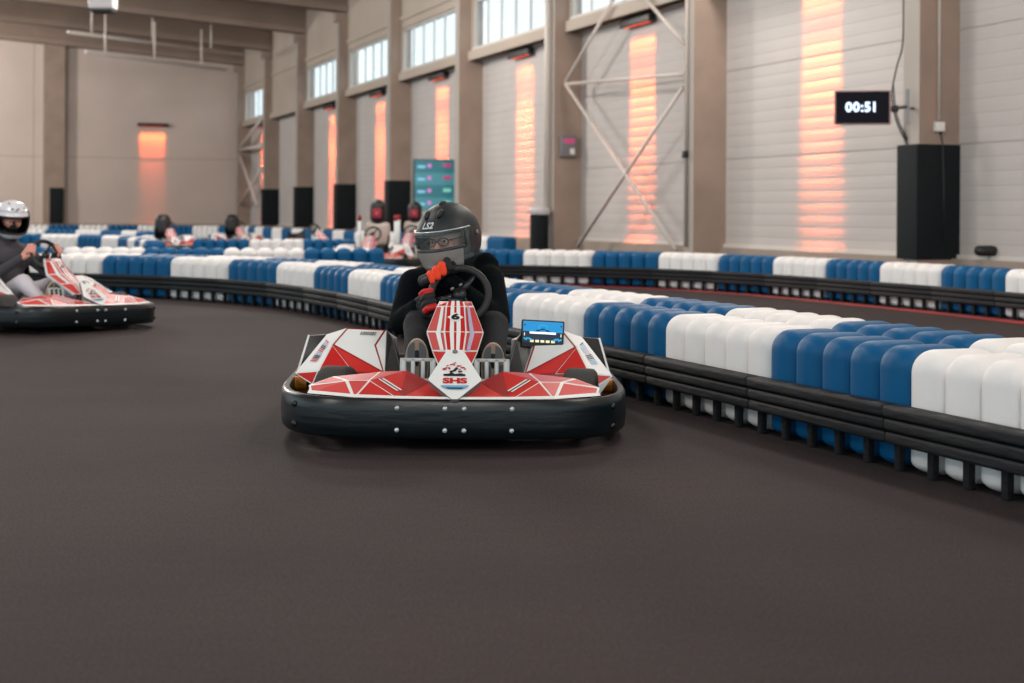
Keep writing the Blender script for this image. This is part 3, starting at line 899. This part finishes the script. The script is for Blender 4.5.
        for f0, f1 in ((.24, .44), (.56, .76)):
            e0 = 0.1 if r_ == 3 else 0; 
            q.poly([A_[1].lerp(A_[2], f0)+nn*.003, A_[1].lerp(A_[2], f1)+nn*.003, B_[1].lerp(B_[2], f1+e0)+nn*.003, B_[1].lerp(B_[2], f0-e0)+nn*.003], 'kart_white')
    A_, B_ = G[1], G[2]
    o = A_[1].lerp(A_[2], .5).lerp(B_[1].lerp(B_[2], .5), .45); yv = (A_[1]-B_[1]); yv.x = 0; yv.normalize(); nv = V((0, 0, 0)) + xa.cross(yv)
    nv = nv if nv.y < 0 else -nv
    yv2 = nv.cross(xa)
    SM = MX.Translation(o+nv*.006) @ MX(((xa.x, yv2.x, nv.x, 0), (xa.y, yv2.y, nv.y, 0), (xa.z, yv2.z, nv.z, 0), (0, 0, 0, 1)))
    q.add([(-.036, 0, -.002), (0, -.030, -.002), (.036, 0, -.002), (0, .030, -.002)], [(0, 1, 2, 3)], 'kart_white', xf=SM)
    q.text('6', .062, 'ink_black', SM, 0, bold=.003, warp=lambda p: V((p.x*1.15, p.y*.8, 0)))
    # thickness behind the shield
    for i in range(4):
        for a_, b_ in ((0, 3),):
            q.poly([G[i][0]+V((0, .02, -.01)), G[i][3]+V((0, .02, -.01)), G[i+1][3]+V((0, .02, -.01)), G[i+1][0]+V((0, .02, -.01))], 'kart_grey')
        for k in (0, 3): q.poly([G[i][k], G[i+1][k], G[i+1][k]+V((0, .02, -.01)), G[i][k]+V((0, .02, -.01))], 'kart_white')
    q.poly([G[0][0], G[0][1], G[0][2], G[0][3], G[0][3]+V((0, .02, -.01)), G[0][0]+V((0, .02, -.01))], 'kart_red_dark')
    q.build('steering_fairing', root)
    # --- pods
    def pod(side):
        g = (lambda l: [V(p) for p in l]) if side < 0 else mirror
        K = dict(C=kl(346, 329, .93), D=kl(385.5, 330.5, .93), Fp=kl(384, 374, .66), A=kl(294.5, 374.5, .68), G_=kl(312, 386, .60), H=kl(392, 339, 1.0), I=kl(401, 373, .82))
        K['P'] = klp(331.5, 346, K['C'], K['D'], K['Fp']); K['E'] = klp(375.5, 346, K['C'], K['D'], K['Fp'])
        K['B'] = klp(326, 335.5, K['A'], K['C'], K['P']); K['Q'] = klp(318, 372, K['A'], K['C'], K['P']); K['S'] = klp(353, 373, K['P'], K['Fp'], K['Q'])
        q = MB(); tw = V((0, -1, .3))
        f = lambda ks, a, b, w: q.facet(g([K[k] for k in ks]), a, b, w, toward=tw)
        f(['A', 'B', 'C', 'P', 'Q'], 'kart_white', 'kart_white', .004)
        f(['P', 'C', 'D', 'E', 'Fp'], 'kart_white', 'kart_red_dark', .0085)
        f(['P', 'Fp', 'S'], 'kart_red_light', 'kart_red_dark', .003)
        f(['P', 'S', 'Q'], 'kart_red', 'kart_white', .003)
        f(['A', 'Q', 'G_'], 'kart_red', 'kart_white', .005)
        bl = V((K['Fp'].x, .6, .13)); b2 = V((K['G_'].x, .6, .13)); b3 = V((K['I'].x+.0, .85, .1))
        q.poly(g([K['Q'], K['S'], K['Fp'], bl, b2, K['G_']]), 'kart_red_dark')
        # inner grey side with white edge
        f(['D', 'H', 'I', 'Fp', 'E'], 'kart_grey', 'kart_white', .006)
        q.poly(g([K['Fp'], K['I'], b3, bl]), 'kart_grey')
        # body behind
        bk = lambda p, y, z: V((p.x*0.98, y, z))
        C2, D2, H2, B2, A2 = bk(K['C'], 1.42, .34), bk(K['D'], 1.42, .34), bk(K['H'], 1.42, .33), bk(K['B'], 1.4, .30), V((K['A'].x, 1.38, .18))
        for P_ in ([K['C'], K['D'], D2, C2], [K['D'], K['H'], H2, D2], [K['B'], K['C'], C2, B2], [K['A'], K['B'], B2, A2]):
            q.poly(g(P_), 'kart_white')
        q.poly(g([K['H'], H2, V((H2.x, 1.42, .1)), b3, K['I']]), 'kart_grey')
        q.poly(g([A2, B2, C2, D2, H2, V((H2.x, 1.42, .1)), V((A2.x, 1.38, .1))]), 'kart_grey')
        q.poly(g([K['A'], A2, V((A2.x, 1.38, .1)), b2, K['G_']]), 'kart_white')
        # sponsor strips on the outer white facet
        a, b = K['A'].lerp(K['B'], .30), K['A'].lerp(K['B'], .93); c, d = K['Q'].lerp(K['P'], .30), K['Q'].lerp(K['P'], .98)
        nn = (b-a).cross(c-a).normalized(); nn = nn if nn.y < 0 else -nn
        def uvp(u_, w_): return a.lerp(b, u_).lerp(c.lerp(d, u_), w_) + nn*.004
        rr = random.Random(5)
        for i in range(13):
            u0 = i/13; col = ('ink_pink', 'ink_black', 'ink_lilac')[(i//2) % 3] if side < 0 else ('ink_blue', 'ink_black', 'ink_lilac')[(i//3) % 3]
            q.poly(g([uvp(u0, .30), uvp(u0+.055, .30), uvp(u0+.055, .66+.1*rr.random()), uvp(u0, .62)]), col)
        if side < 0:   # small dark lettering blocks on the top panel
            cc = K['C'].lerp(K['D'], .55).lerp(K['E'], .30).lerp(K['P'], .10); xx = (K['D']-K['C']).normalized()
            n2 = (K['D']-K['C']).cross(K['P']-K['C']).normalized(); n2 = n2 if n2.y < 0 else -n2
            yy = n2.cross(xx); yy = yy if yy.z > 0 else -yy
            for r_ in range(2):
                for i in range(7):
                    p = cc + xx*(-.034+.0105*i + (.002 if r_ else .006)) + yy*(.008-.013*r_) + n2*.005
                    q.poly([p, p+xx*(.0072 if i % 3 else .0045), p+xx*.0085+yy*.0095, p+xx*.002+yy*.0095], 'ink_black')
        p_ = q.build('side_pod', root)
        # black rear fender with white edge
        q = MB(); a = [kl(309, 337, 1.1), kl(328, 335.5, 1.15), kl(322, 352, 1.1), kl(301, 372, .98), kl(299, 371, .98)]
        q.slab(g(a), (0, .03, 0), 'ink_black')
        e0, e1 = a[0], a[4]
        e = g([e0+V((0, -.003, 0)), e0+V((-.008, -.003, .004)), e1+V((-.010, -.003, 0)), e1+V((0, -.003, 0))])
        q.slab(e, (0, .02, 0), 'kart_white')
        q.build('fender', root)
    pod(-1); pod(1)
    # --- seat
    q = MB()
    U, Vn = 18, 16
    vs = []
    for j in range(Vn+1):
        w = j/Vn
        # profile from the front lip of the cushion up the back
        if w < .45: k = w/.45; y, z = .95+.30*k, .13-.04*sin(pi*k/2)
        else: k = (w-.45)/.55; y, z = 1.25+.20*k+.04*sin(pi*k), .09+.42*k
        hw = .19+.02*w
        for i in range(U+1):
            t = -1+2*i/U
            vs.append((hw*t*1.02, y-.14*abs(t)**3*min(1, w*1.6)*(1 if w > .3 else .3), z+.11*abs(t)**4*(1-.3*w)))
    fs = [(j*(U+1)+i, j*(U+1)+i+1, (j+1)*(U+1)+i+1, (j+1)*(U+1)+i) for j in range(Vn) for i in range(U)]
    q.add(vs, fs, 'seat_black', True)
    q.add([V(p)+V((0, .02, -.015)) for p in vs], [f[::-1] for f in fs], 'seat_black', True)
    q.build('seat', root)
    # --- rear engine cover
    q = MB(); q.rbox((0, 1.68, .22), (.5, .26, .24), .06, 'black_matte', 3); q.build('engine_cover', root)
    # --- pedals
    for sx in (-1, 1):
        q = MB(); c = V((sx*.155, .37, .285)); w = .150; 
        # plate with three slots made from bars
        T = MX.Translation(c) @ MX.Rotation(R_(-12), 4, 'X')
        q.rbox((0, 0, .043), (w*.86, .008, .016), .004, 'pedal_alu', 1, T); q.rbox((0, 0, -.05), (w, .008, .03), .004, 'pedal_alu', 1, T)
        for k in range(4): q.rbox((-w*.42+w*.28*k, 0, 0), (.026 if k in (0, 3) else .018, .008, .10), .004, 'pedal_alu', 1, T)
        q.cyl((c.x, c.y+.02, .09), (c.x, c.y+.01, .24), .010, 'pedal_alu', 8)
        q.build('pedal', root)
    # --- steering column and wheel
    q = MB(); q.cyl((0, .42, .20), (0, .80, .55), .013, 'rim_grey', 10)
    q.rbox((0, .775, .545), (.07, .05, .045), .01, 'ink_black', 2); q.build('steering_column', root)
    wheel_o = empty('steering_wheel'); wheel_o.parent = root
    return root, wheel_o

SWC = kl(458.5, 294.5, .775)                     # steering wheel centre
SWT = R_(66)                                     # rake of the wheel plane
SWR = .130
def build_wheel(o, c, rake=SWT, turn=R_(35)):
    M_ = MX.Translation(c) @ MX.Rotation(rake, 4, 'X') @ MX.Rotation(turn, 4, 'Z')
    q = MB(); N = 48
    q.tube([(SWR*cos(2*pi*k/N), SWR*sin(2*pi*k/N)*.96, 0) for k in range(N)], .0165, 'rubber_rim', 14, True, M_)
    q.build('rim', o)
    q = MB()
    for a in (R_(20), R_(160), R_(270)):
        q.tube([(.02*cos(a), .02*sin(a), .0), (SWR*.96*cos(a), SWR*.93*sin(a), 0)], [.014, .010], 'ink_black', 8, False, M_, .5)
    q.cyl((0, 0, -.015), (0, 0, .015), .03, 'ink_black', 16, xf=M_)
    q.rbox((-.012, .04, .0), (.018, .012, .02), .004, 'kart_grey', 1, M_); q.rbox((.03, .035, .0), (.016, .012, .02), .004, 'kart_grey', 1, M_)
    q.build('hub', o)
    return M_
mat('rubber_rim', (30, 33, 35), 0.6, bump=(60, 0.2))

kart, wo = make_kart()
WM = build_wheel(wo, SWC)
index_kids()
def screen_part(root):
    r = empty('display_screen'); r.parent = root
    c = kl(542, 331.5, .84)
    T = MX.Translation(c) @ MX.Rotation(R_(2.5), 4, 'Y') @ MX.Rotation(R_(-6), 4, 'X')
    w, h = .195, .108
    q = MB(); q.rbox((0, .012, -.01), (w, .022, h+.02), .006, 'screen_bezel', 2, T); q.build('bezel', r)
    q = MB(); iw, ih = w*.93/2, h*.88/2
    q.poly([(-iw, -.001, ih*.05), (iw, -.001, ih*.0), (iw, -.001, ih), (-iw, -.001, ih)], 'screen_sky', T)
    q.poly([(-iw, -.001, -ih), (iw, -.001, -ih), (iw, -.001, ih*.0), (-iw, -.001, ih*.05)], 'screen_navy', T)
    q.rbox((0, -.003, -.004), (.120, .002, .009), .0008, 'screen_white', 1, T)
    q.tube([(.019*cos(a*pi/8), -.003, .018+.013*sin(a*pi/8)) for a in range(16)], .0022, 'screen_cyan', 5, True, T)
    q.tube([(-.03, -.003, .004), (0, -.003, .014), (.03, -.003, .004)], .003, 'screen_navy', 5, False, T)
    for k in range(5): q.rbox((-.048+.024*k, -.003, -ih+.006), (.017, .002, .011), .0008, 'screen_cream', 1, T)
    for s_ in (-1, 1):
        for k in range(3):
            a = s_*(.078-.012*k)
            q.tube([(a-.007*s_, -.003, -ih+.010+.006*(k == 1)), (a+.008*s_, -.003, -ih+.018)], .004, 'screen_cyan', 5, False, T)
        q.rbox((s_*.083, -.003, -.012), (.004, .002, .014), .0008, 'screen_cream', 1, T); q.rbox((s_*.083, -.003, .03), (.006, .002, .007), .0008, 'screen_navy', 1, T)
    q.build('display', r)

# copies first (without the tablet), then the finished main kart
K2O = at(101, 325.5, 11.75); K2O.z = 0
K2M = MX.Translation(K2O) @ MX.Rotation(R_(52), 4, 'Z') @ MX.Rotation(R_(1.2), 4, 'Y')
kart2 = copy_tree(kart); kart2.matrix_world = K2M
tag(kart2, 'red and white go-kart at the left edge driven by the white helmet driver', 'go-kart', 'red and white go-karts')
# parked karts: seat with a tall headrest
def headrest(root, emblem=True):
    q = MB(); q.rbox((0, 1.42, .62 if not emblem else .58), (.42 if emblem else .36, .14 if emblem else .30, .50 if not emblem else .40), .16, 'seat_shell' if emblem else 'seat_black', 4); q.build('backrest', root)
    if not emblem: return
    h = MB(); h.rbox((0, 1.42, .95), (.27, .27, .42), .132, 'seat_black', 5)
    hh = h.build('headrest', root)
    if emblem:
        e = MB(); e.rbox((0, 1.288, .93), (.15, .02, .16), .03, 'emblem_red', 2); e.rbox((0, 1.276, .93), (.04, .01, .05), .005, 'ink_pink', 1); e.build('emblem', hh)
    for s_ in ((-1, 1) if emblem else ()):
        b = MB(); b.cyl((s_*.31, 1.4, .30), (s_*.31, 1.4, .80), .03, 'kart_white', 10); b.cyl((s_*.31, 1.4, .80), (s_*.31, 1.4, .90), .032, 'kart_red_dark', 10); b.build('roll_post', root)
PARK = [(378, 25.5, -4, True, 'parked go-kart with a black headrest and red emblem in front of red strip'),
        (415, 29.0, -4, True, 'parked go-kart half hidden behind the black helmet driver'),
        (163, 34, 25, False, 'distant go-kart with black seat back below the lone back wall light'),
        (232, 38, 25, False, 'distant go-kart with black seat back near the hall corner'),
        (293, 30.5, 50, False, 'low distant go-kart in front of the black column pads')]
protos = {}
for (x, Z, yaw, em, lab) in PARK:
    k = copy_tree(kart); index_kids()
    if x != 293: headrest(k, em)
    # the headrest column stands at image column x
    c = xz(x, Z); M_ = MX.Rotation(R_(yaw), 4, 'Z'); off = M_ @ V((0, 1.42, 0))
    k.matrix_world = MX.Translation(c-off) @ M_ @ MX.Diagonal(V((1, 1, 1.0, 1)))
    tag(k, lab, 'go-kart', 'red and white go-karts')
screen_part(kart)
kart.matrix_world = KM @ MX.Rotation(R_(0.5), 4, 'Y')
tag(kart, 'red and white go-kart number 6 with SHS emblem, driven by the black helmet driver', 'go-kart', 'red and white go-karts')

# ================================================================== people
def grip(name, C, Rv, N, T, parent, mats, wrist, wide=.0235, r=.0135, thumb_side=1, flip=1):
    """hand closed round a rim: C point on rim, Rv outward, N toward the front side, T along the rim"""
    Rv, N, T = V(Rv).normalized(), V(N).normalized(), V(T).normalized()
    fm, pm, cm = mats
    caps = []
    rr = .0165+r*.85
    L = [1.0, 1.08, 1.03, .86]
    kn = []
    for i in range(4):
        o = C + T*(i-1.5)*wide*flip
        A_ = [-62, -8, 48, 105+18*L[i]]
        P_ = [o + Rv*cos(R_(a))*(rr+(.008 if j == 0 else .004 if j == 1 else 0)) + N*sin(R_(a))*(rr+(.010 if j == 0 else .004 if j == 1 else .0)) for j, a in enumerate(A_)]
        kn.append(P_[0])
        rad = [r*1.08, r*1.05, r, r*.88]
        if i == 3: rad = [x*.9 for x in rad]
        f_ = fm[i] if isinstance(fm, list) else fm
        for j in range(3): caps.append((P_[j], rad[j], P_[j+1], rad[j+1], f_ if j > 0 else pm))
    kc = sum(kn, V())/4
    heel = kc + (V(wrist)-kc).normalized()*.062
    for i in range(4):
        caps.append((kn[i], r*1.15, heel + T*(i-1.5)*wide*.62*flip, r*1.3, pm))
    # thumb: from the side of the palm, along the rim and across it
    tb = kc.lerp(heel, .72) + T*(-1.5)*wide*flip*.95
    t1 = C + T*(-2.2)*wide*flip - N*(rr*.7) + Rv*.006
    t2 = C + T*(-2.3)*wide*flip + N*.004 - Rv*(rr*.8)
    t3 = C + T*(-1.6)*wide*flip + N*(rr*.75) - Rv*(rr*.6)
    caps += [(tb, r*1.25, t1, r*1.15, pm), (t1, r*1.1, t2, r*1.0, pm), (t2, r, t3, r*.85, pm)]
    caps.append((heel, r*1.7, V(wrist), r*1.75, cm))
    caps.append((V(wrist), r*1.8, V(wrist)+(V(wrist)-heel).normalized()*.02, r*1.9, cm))
    return blob(name, caps, .0038, parent, 2)

def ellp(c, rad, az, el):
    """point and normal on an ellipsoid; az 0 = forward (-y), + = +x"""
    d = V((sin(az)*cos(el), -cos(az)*cos(el), sin(el)))
    return V((c[0]+rad[0]*d.x, c[1]+rad[1]*d.y, c[2]+rad[2]*d.z))

def helmet_radius(az, el, rad):
    # fuller jaw and a chin bar pushed forward
    k = 1.0
    f = max(0, cos(az))
    low = max(0, min(1, (-el-0.05)/0.5))
    k += .13*f**2*low
    if el < -.55: k += .04
    return k
def hpt(az, el, rad, s=1.0):
    d = V((sin(az)*cos(el), -cos(az)*cos(el), sin(el))); k = helmet_radius(az, el, rad)*s
    p = V((rad[0]*d.x*k, rad[1]*d.y*k, rad[2]*d.z*k))
    p.z = max(p.z, -rad[2]*.93*s)
    return p
def hgrid(q, rad, a0, a1, e0, e1, m, s=1.0, na=24, ne=16, hole=None):
    vs = []; fs = []
    for j in range(ne+1):
        for i in range(na+1):
            vs.append(hpt(a0+(a1-a0)*i/na, e0+(e1-e0)*j/ne, rad, s))
    for j in range(ne):
        for i in range(na):
            a = a0+(a1-a0)*(i+.5)/na; e = e0+(e1-e0)*(j+.5)/ne
            if hole and hole(a, e): continue
            k = j*(na+1)+i; fs.append((k, k+1, k+na+2, k+na+1))
    q.add(vs, fs, m, True)
def make_helmet(parent, M_, style):
    rad = (.145, .172, .162)
    h = empty('helmet'); h.parent = parent; h.matrix_local = M_
    main = 'helmet_black' if style == 'black' else 'helmet_white'
    port = (R_(62), R_(-13), R_(13)) if style == 'black' else (R_(58), R_(-34), R_(12))
    hole = lambda a, e: abs(a) < port[0] and port[1] < e < port[2]
    q = MB()
    hgrid(q, rad, -pi, pi, R_(-78), R_(90), main, 1.0, 96, 56, hole)
    hgrid(q, rad, -pi, pi, R_(-78), R_(90), 'helmet_dark', .93, 48, 28, hole)
    # port edge
    def edge(s0=1.004, r=.004, m='ink_black'):
        P_ = []
        for i in range(24): P_.append(hpt(-port[0]+2*port[0]*i/23, port[2], rad, s0))
        for i in range(1, 8): P_.append(hpt(port[0], port[2]+(port[1]-port[2])*i/8, rad, s0))
        for i in range(24): P_.append(hpt(port[0]-2*port[0]*i/23, port[1], rad, s0))
        for i in range(1, 8): P_.append(hpt(-port[0], port[1]+(port[2]-port[1])*i/8, rad, s0))
        q.tube(P_, r, m, 8, True)
    edge(.985, .009, 'helmet_dark'); 
    # rim at the neck
    q.tube([hpt(2*pi*i/40, R_(-72), rad, .99) for i in range(40)], .010, 'helmet_dark', 8, True)
    q.build('shell', h)
    q = MB()
    if style == 'black':
        q = MB(); hgrid(q, rad, -R_(80), R_(80), R_(-32), R_(17), 'visor', 1.035, 40, 14); q.build('visor', h)
        q = MB(); hgrid(q, rad, -R_(56), R_(56), R_(-62), R_(-14), 'reflection_grey', 1.045, 30, 14); q.build('visor_reflection', h)  # grey shell standing in for the reflection on the lower visor
        q = MB(); q.tube([hpt(-R_(76)+R_(152)*i/30, R_(17), rad, 1.04) for i in range(31)], .0035, 'chrome_line', 6); q.build('visor_trim', h)
        for s_ in (-1, 1):
            q = MB(); hgrid(q, rad, s_*R_(72), s_*R_(104), R_(-24), R_(14), 'pivot_plum', 1.045, 10, 8)
            c = hpt(s_*R_(88), R_(4), rad, 1.05); q.cyl(c, c*1.04, .012, 'rim_grey', 12); q.build('visor_pivot', h)
            q = MB(); P_ = [hpt(s_*R_(16)+s_*R_(10)*k/4, R_(40)+R_(18)*k/4, rad, 1.02) for k in range(5)]
            q.tube(P_, [.006, .011, .012, .010, .004], 'helmet_dark', 8); q.tube([P_[1]*1.03, P_[3]*1.03], .005, 'rim_grey', 6); q.build('vent', h)
        q = MB(); P_ = [hpt(R_(4), R_(74)+R_(22)*k/4, rad, 1.01) for k in range(5)]; q.tube(P_, [.004, .009, .010, .009, .004], 'helmet_dark', 8); q.build('vent', h)
        def warp_at(a0, e0, rot=0):
            def f(p):
                x = p.x*cos(rot)-p.y*sin(rot); y = p.x*sin(rot)+p.y*cos(rot)
                return hpt(a0+x/rad[0]/max(.5, cos(e0)), e0+y/rad[2], rad, 1.012)
            return f
        q = MB(); q.text('LS2', .042, 'glove_white', None, 0, bold=.0012, warp=warp_at(R_(-8), R_(28)), shear=.3)
        q.text('LS2 HELMETS', .017, 'glove_white', None, 0, bold=.0006, warp=warp_at(R_(100), R_(-10), R_(62)), shear=.3)
        q.build('lettering', h)
    else:
        q = MB(); hgrid(q, rad, -R_(70), R_(70), R_(30), R_(58), 'helmet_white', 1.06, 30, 10); q.build('visor', h)
        for s_ in (-1, 1):
            q = MB(); hgrid(q, rad, s_*R_(62), s_*R_(92), R_(2), R_(42), 'helmet_dark', 1.03, 8, 8); q.build('visor_pivot', h)
        for (a, e, w) in ((-30, 55, 5), (20, 62, 6), (40, 38, 4), (-12, 36, 5), (4, 33, 3), (12, 36, 3)):
            q = MB(); hgrid(q, rad, R_(a-w), R_(a+w), R_(e-2), R_(e+3), 'ink_black', 1.067, 4, 3); q.build('sticker', h)
    return h

def make_head(parent, M_, glasses=True, mask=False):
    h = empty('head'); h.parent = parent; h.matrix_local = M_
    caps = [(V((0, .02, .02)), .083, V((0, .0, .0)), .083, 'skin'), (V((0, -.015, -.05)), .062, V((0, -.02, -.085)), .046, 'helmet_dark' if mask else 'skin'),
            (V((0, -.088, -.008)), .010, V((0, -.104, -.038)), .013, 'helmet_dark' if mask else 'skin'),
            (V((-.03, -.077, .018)), .010, V((.03, -.077, .018)), .010, 'skin'), (V((-.042, -.058, -.03)), .022, V((-.04, -.055, -.035)), .022, 'skin'),
            (V((.042, -.058, -.03)), .022, V((.04, -.055, -.035)), .022, 'skin'),
            (V((-.02, -.082, -.064)), .007, V((.02, -.082, -.064)), .007, 'helmet_dark' if mask else 'glove_red')]
    blob('face', caps, .005, h, 3)
    for s_ in (-1, 1):
        q = MB(); q.ell((s_*.031, -.078, -.004), (.013, .008, .007), 'socket_white', 12, 8); q.ell((s_*.031, -.085, -.004), (.006, .003, .006), 'eye_dark', 10, 6); q.build('eye', h)
    if glasses:
        q = MB()
        for s_ in (-1, 1):
            q.tube([(s_*.034+.027*cos(a*pi/10), -.098, -.006+.018*sin(a*pi/10)) for a in range(20)], .0028, 'eye_dark', 6, True)
            q.tube([(s_*.061, -.096, 0), (s_*.083, .0, .0)], .0028, 'eye_dark', 6)
        q.tube([(-.008, -.1, -.002), (.008, -.1, -.002)], .0028, 'eye_dark', 6); q.build('glasses', h)
    return h

def shoe(parent, toe, heel, sole_n, ml='sole_taupe'):
    """sole facing along sole_n, from heel to toe"""
    toe, heel, n = V(toe), V(heel), V(sole_n).normalized()
    y = (toe-heel).normalized(); n = (n - y*n.dot(y)).normalized(); x = y.cross(n)
    L = (toe-heel).length
    c = (toe+heel)/2
    M_ = MX(((x.x, y.x, n.x, c.x), (x.y, y.y, n.y, c.y), (x.z, y.z, n.z, c.z), (0, 0, 0, 1)))
    o = empty('shoe'); o.parent = parent
    caps = [(V((0, -L*.36, -.045)), .036, V((0, L*.28, -.035)), .040, 'glove_black'), (V((0, L*.28, -.036)), .040, V((0, L*.36, -.034)), .034, 'glove_black'), (V((0, -L*.33, -.05)), .036, V((0, -L*.28, -.11)), .042, 'glove_black')]
    b = blob('upper', [(M_@a, r1, M_@b_, r2, m) for a, r1, b_, r2, m in caps], .006, o, 3)
    def outl(s_, z, k=28):
        P_ = []
        for i in range(k):
            a = 2*pi*i/k; yy = sin(a); w = .046+.014*max(0, yy)**.8
            P_.append(V((cos(a)*w*1.06*s_*(1 if abs(yy) < .99 else 1), yy*L/2*s_, z)))
        return P_
    q = MB(); q.slab([M_@p for p in outl(1, 0)], M_.to_3x3() @ V((0, 0, -.022)), ml)
    # tread: dark pads separated by a pale cross of grooves
    for quad in range(4):
        sx, sy = (1 if quad % 2 else -1), (1 if quad < 2 else -1)
        P_ = []
        if sy > 0:
            for i in range(9):
                a = (pi/2)*i/8; w = .046+.014*sin(a)
                P_.append(V((sx*(.009+(w-.017)*cos(a)), L*.20+(L*.26)*sin(a), .003)))
            P_.append(V((sx*.009, L*.20, .003)))
        else:
            P_ = [V((sx*.009, L*.135, .003)), V((sx*.044, L*.165, .003)), V((sx*.041, -L*.1, .003)), V((sx*.009, -L*.06, .003))]
        q.poly([M_@p for p in P_], 'sole_grey')
    q.build('sole', o)
    return o

# ---- driver of kart number 6
PM = KM
p1 = empty('person', PM)
HC1 = kl(449, 237, 1.0)
hips = V((0, 1.28, .24)); chest = V((.0, 1.22, .56))
sL, sR = kl(414, 284, 1.10), kl(489, 281, 1.10)          # shoulders left and right in the picture
eL, wL = kl(401, 322, 1.00), kl(417, 307, .86)
eR, wR = kl(497, 320, .95), kl(449, 281, .86)
kL, kR = kl(418, 326, .84), kl(494, 326, .84)
aL, aR = V((-.158, .50, .20)), V((.165, .50, .19))
J, Tm = 'jacket', 'trousers_dark'
nk = HC1 + V((0, .06, -.13))
caps = [(hips, .150, V((0, 1.27, .40)), .150, J), (V((0, 1.27, .40)), .15, chest, .150, J), (V((-.06, 1.22, .56)), .13, V((.06, 1.22, .56)), .13, J),
        (chest+V((0, .0, .06)), .13, nk, .085, J), (sL, .072, chest+V((-.03, 0, .06)), .11, J), (sR, .074, chest+V((.03, 0, .06)), .11, J),
        (sL, .074, eL, .060, J), (eL, .060, wL, .040, J), (sR, .076, eR, .064, J), (eR, .062, wR, .042, J),
        (V((-.09, 1.22, .22)), .105, kL, .070, Tm), (kL, .068, aL+V((0, .04, .03)), .046, Tm), (V((.09, 1.22, .22)), .105, kR, .070, Tm), (kR, .068, aR+V((0, .04, .03)), .046, Tm),
        (kl(486, 261, 1.16), .045, kl(474, 268, 1.2), .06, J), (kl(492, 264, 1.15), .035, kl(484, 262, 1.2), .05, J), (nk, .075, HC1+V((0, .03, -.05)), .06, 'skin')]
blob('body', caps, .010, p1, 6)
HM1 = MX.Translation(HC1) @ MX.Rotation(R_(-29), 4, 'Z') @ MX.Rotation(R_(9), 4, 'X') @ MX.Rotation(R_(-5), 4, 'Y')
make_helmet(p1, HM1, 'black')
make_head(p1, HM1 @ MX.Translation((0, -.018, .0)))
# hands on the rim
w3 = WM.to_3x3()
Nf = (w3 @ V((0, 0, 1))); Nf = Nf if Nf.y < 0 else -Nf       # side of the wheel facing the camera
def rim_at(px, py):
    d = kl(px, py, SWC.y)-SWC; rv = (d - Nf*d.dot(Nf)).normalized()
    return SWC + rv*SWR, rv
C1, r1 = rim_at(437, 266)
T1 = Nf.cross(r1).normalized()
if T1.x < 0: T1 = -T1
grip('glove', C1, r1*.5+V((0, 0, .85)), Nf, T1, p1, (['glove_orange', 'glove_orange', 'glove_orange', 'glove_black'][::-1], 'glove_black', 'glove_black'), C1+V((-.06, .085, -.03)), .0335, .0158, flip=-1)
C2, r2 = rim_at(427, 303)
T2 = Nf.cross(r2).normalized()
if T2.z < 0: T2 = -T2
grip('glove', C2, r2, Nf, T2, p1, (['glove_red', 'glove_black', 'glove_black', 'glove_red'], 'glove_black', 'glove_black'), wL, .0275, .0145)
for (P_, kx) in ((aL, -1), (aR, 1)):
    toe = V((P_.x, .405, .412 if kx < 0 else .395)); heel = V((P_.x, .46, .125))
    shoe(p1, toe, heel, (0, -1, -.2))
tag(p1, 'person driving in black jacket and black full-face helmet, orange glove on the wheel', 'person')

# ---- driver of the left kart
p2 = empty('person', K2M)
hips = V((0, 1.28, .22)); chest = V((0, 1.33, .55)); HC2 = V((0, 1.24, .875))
sL, sR = V((-.18, 1.30, .60)), V((.18, 1.30, .60)); eL, eR = V((-.27, 1.08, .40)), V((.27, 1.05, .42)); wL, wR = V((-.155, .86, .555)), V((.165, .84, .60))
kL, kR = V((-.17, .80, .36)), V((.17, .80, .36))
J, Tm = 'hoodie_grey', 'trousers_white'
nk = HC2+V((0, .05, -.13))
caps = [(hips, .145, V((0, 1.28, .38)), .145, J), (V((0, 1.28, .38)), .145, chest, .14, J), (V((-.06, 1.26, .55)), .125, V((.06, 1.26, .55)), .125, J), (chest+V((0, 0, .05)), .12, nk, .08, J),
        (sL, .068, V((-.03, 1.26, .6)), .1, J), (sR, .068, V((.03, 1.26, .6)), .1, J), (sL, .068, eL, .054, J), (eL, .054, wL, .036, J), (sR, .068, eR, .054, J), (eR, .054, wR, .036, J),
        (V((-.09, 1.22, .20)), .10, kL, .074, Tm), (kL, .072, V((-.155, .52, .2)), .048, Tm), (V((.09, 1.22, .20)), .10, kR, .074, Tm), (kR, .072, V((.155, .52, .2)), .048, Tm), (nk, .07, HC2+V((0, .03, -.05)), .06, 'helmet_dark')]
blob('body', caps, .012, p2, 6)
HM2 = MX.Translation(HC2) @ MX.Rotation(R_(-22), 4, 'Z') @ MX.Rotation(R_(8), 4, 'X')
make_helmet(p2, HM2, 'white'); make_head(p2, HM2 @ MX.Translation((0, -.02, 0)), False, True)
for s_ in (-1, 1):
    ww = (wL, wR)[s_ > 0]
    rv = (w3 @ V((s_*cos(R_(35)), 0, 0))); 
    up = Nf.cross(V((1, 0, 0))).normalized(); up = up if up.z > 0 else -up
    rv = (V((s_, 0, 0))*.92 + up*.38).normalized(); C_ = SWC + rv*SWR; tt = Nf.cross(rv).normalized(); tt = tt if tt.z > 0 else -tt
    grip('hand', C_, rv, Nf, tt, p2, ('skin', 'skin', 'skin'), ww, .022, .0125)
    shoe(p2, (s_*.155, .405, .38), (s_*.155, .46, .125), (0, -1, -.2))
tag(p2, 'person in white helmet, grey hoodie and white trousers driving at the left edge', 'person')
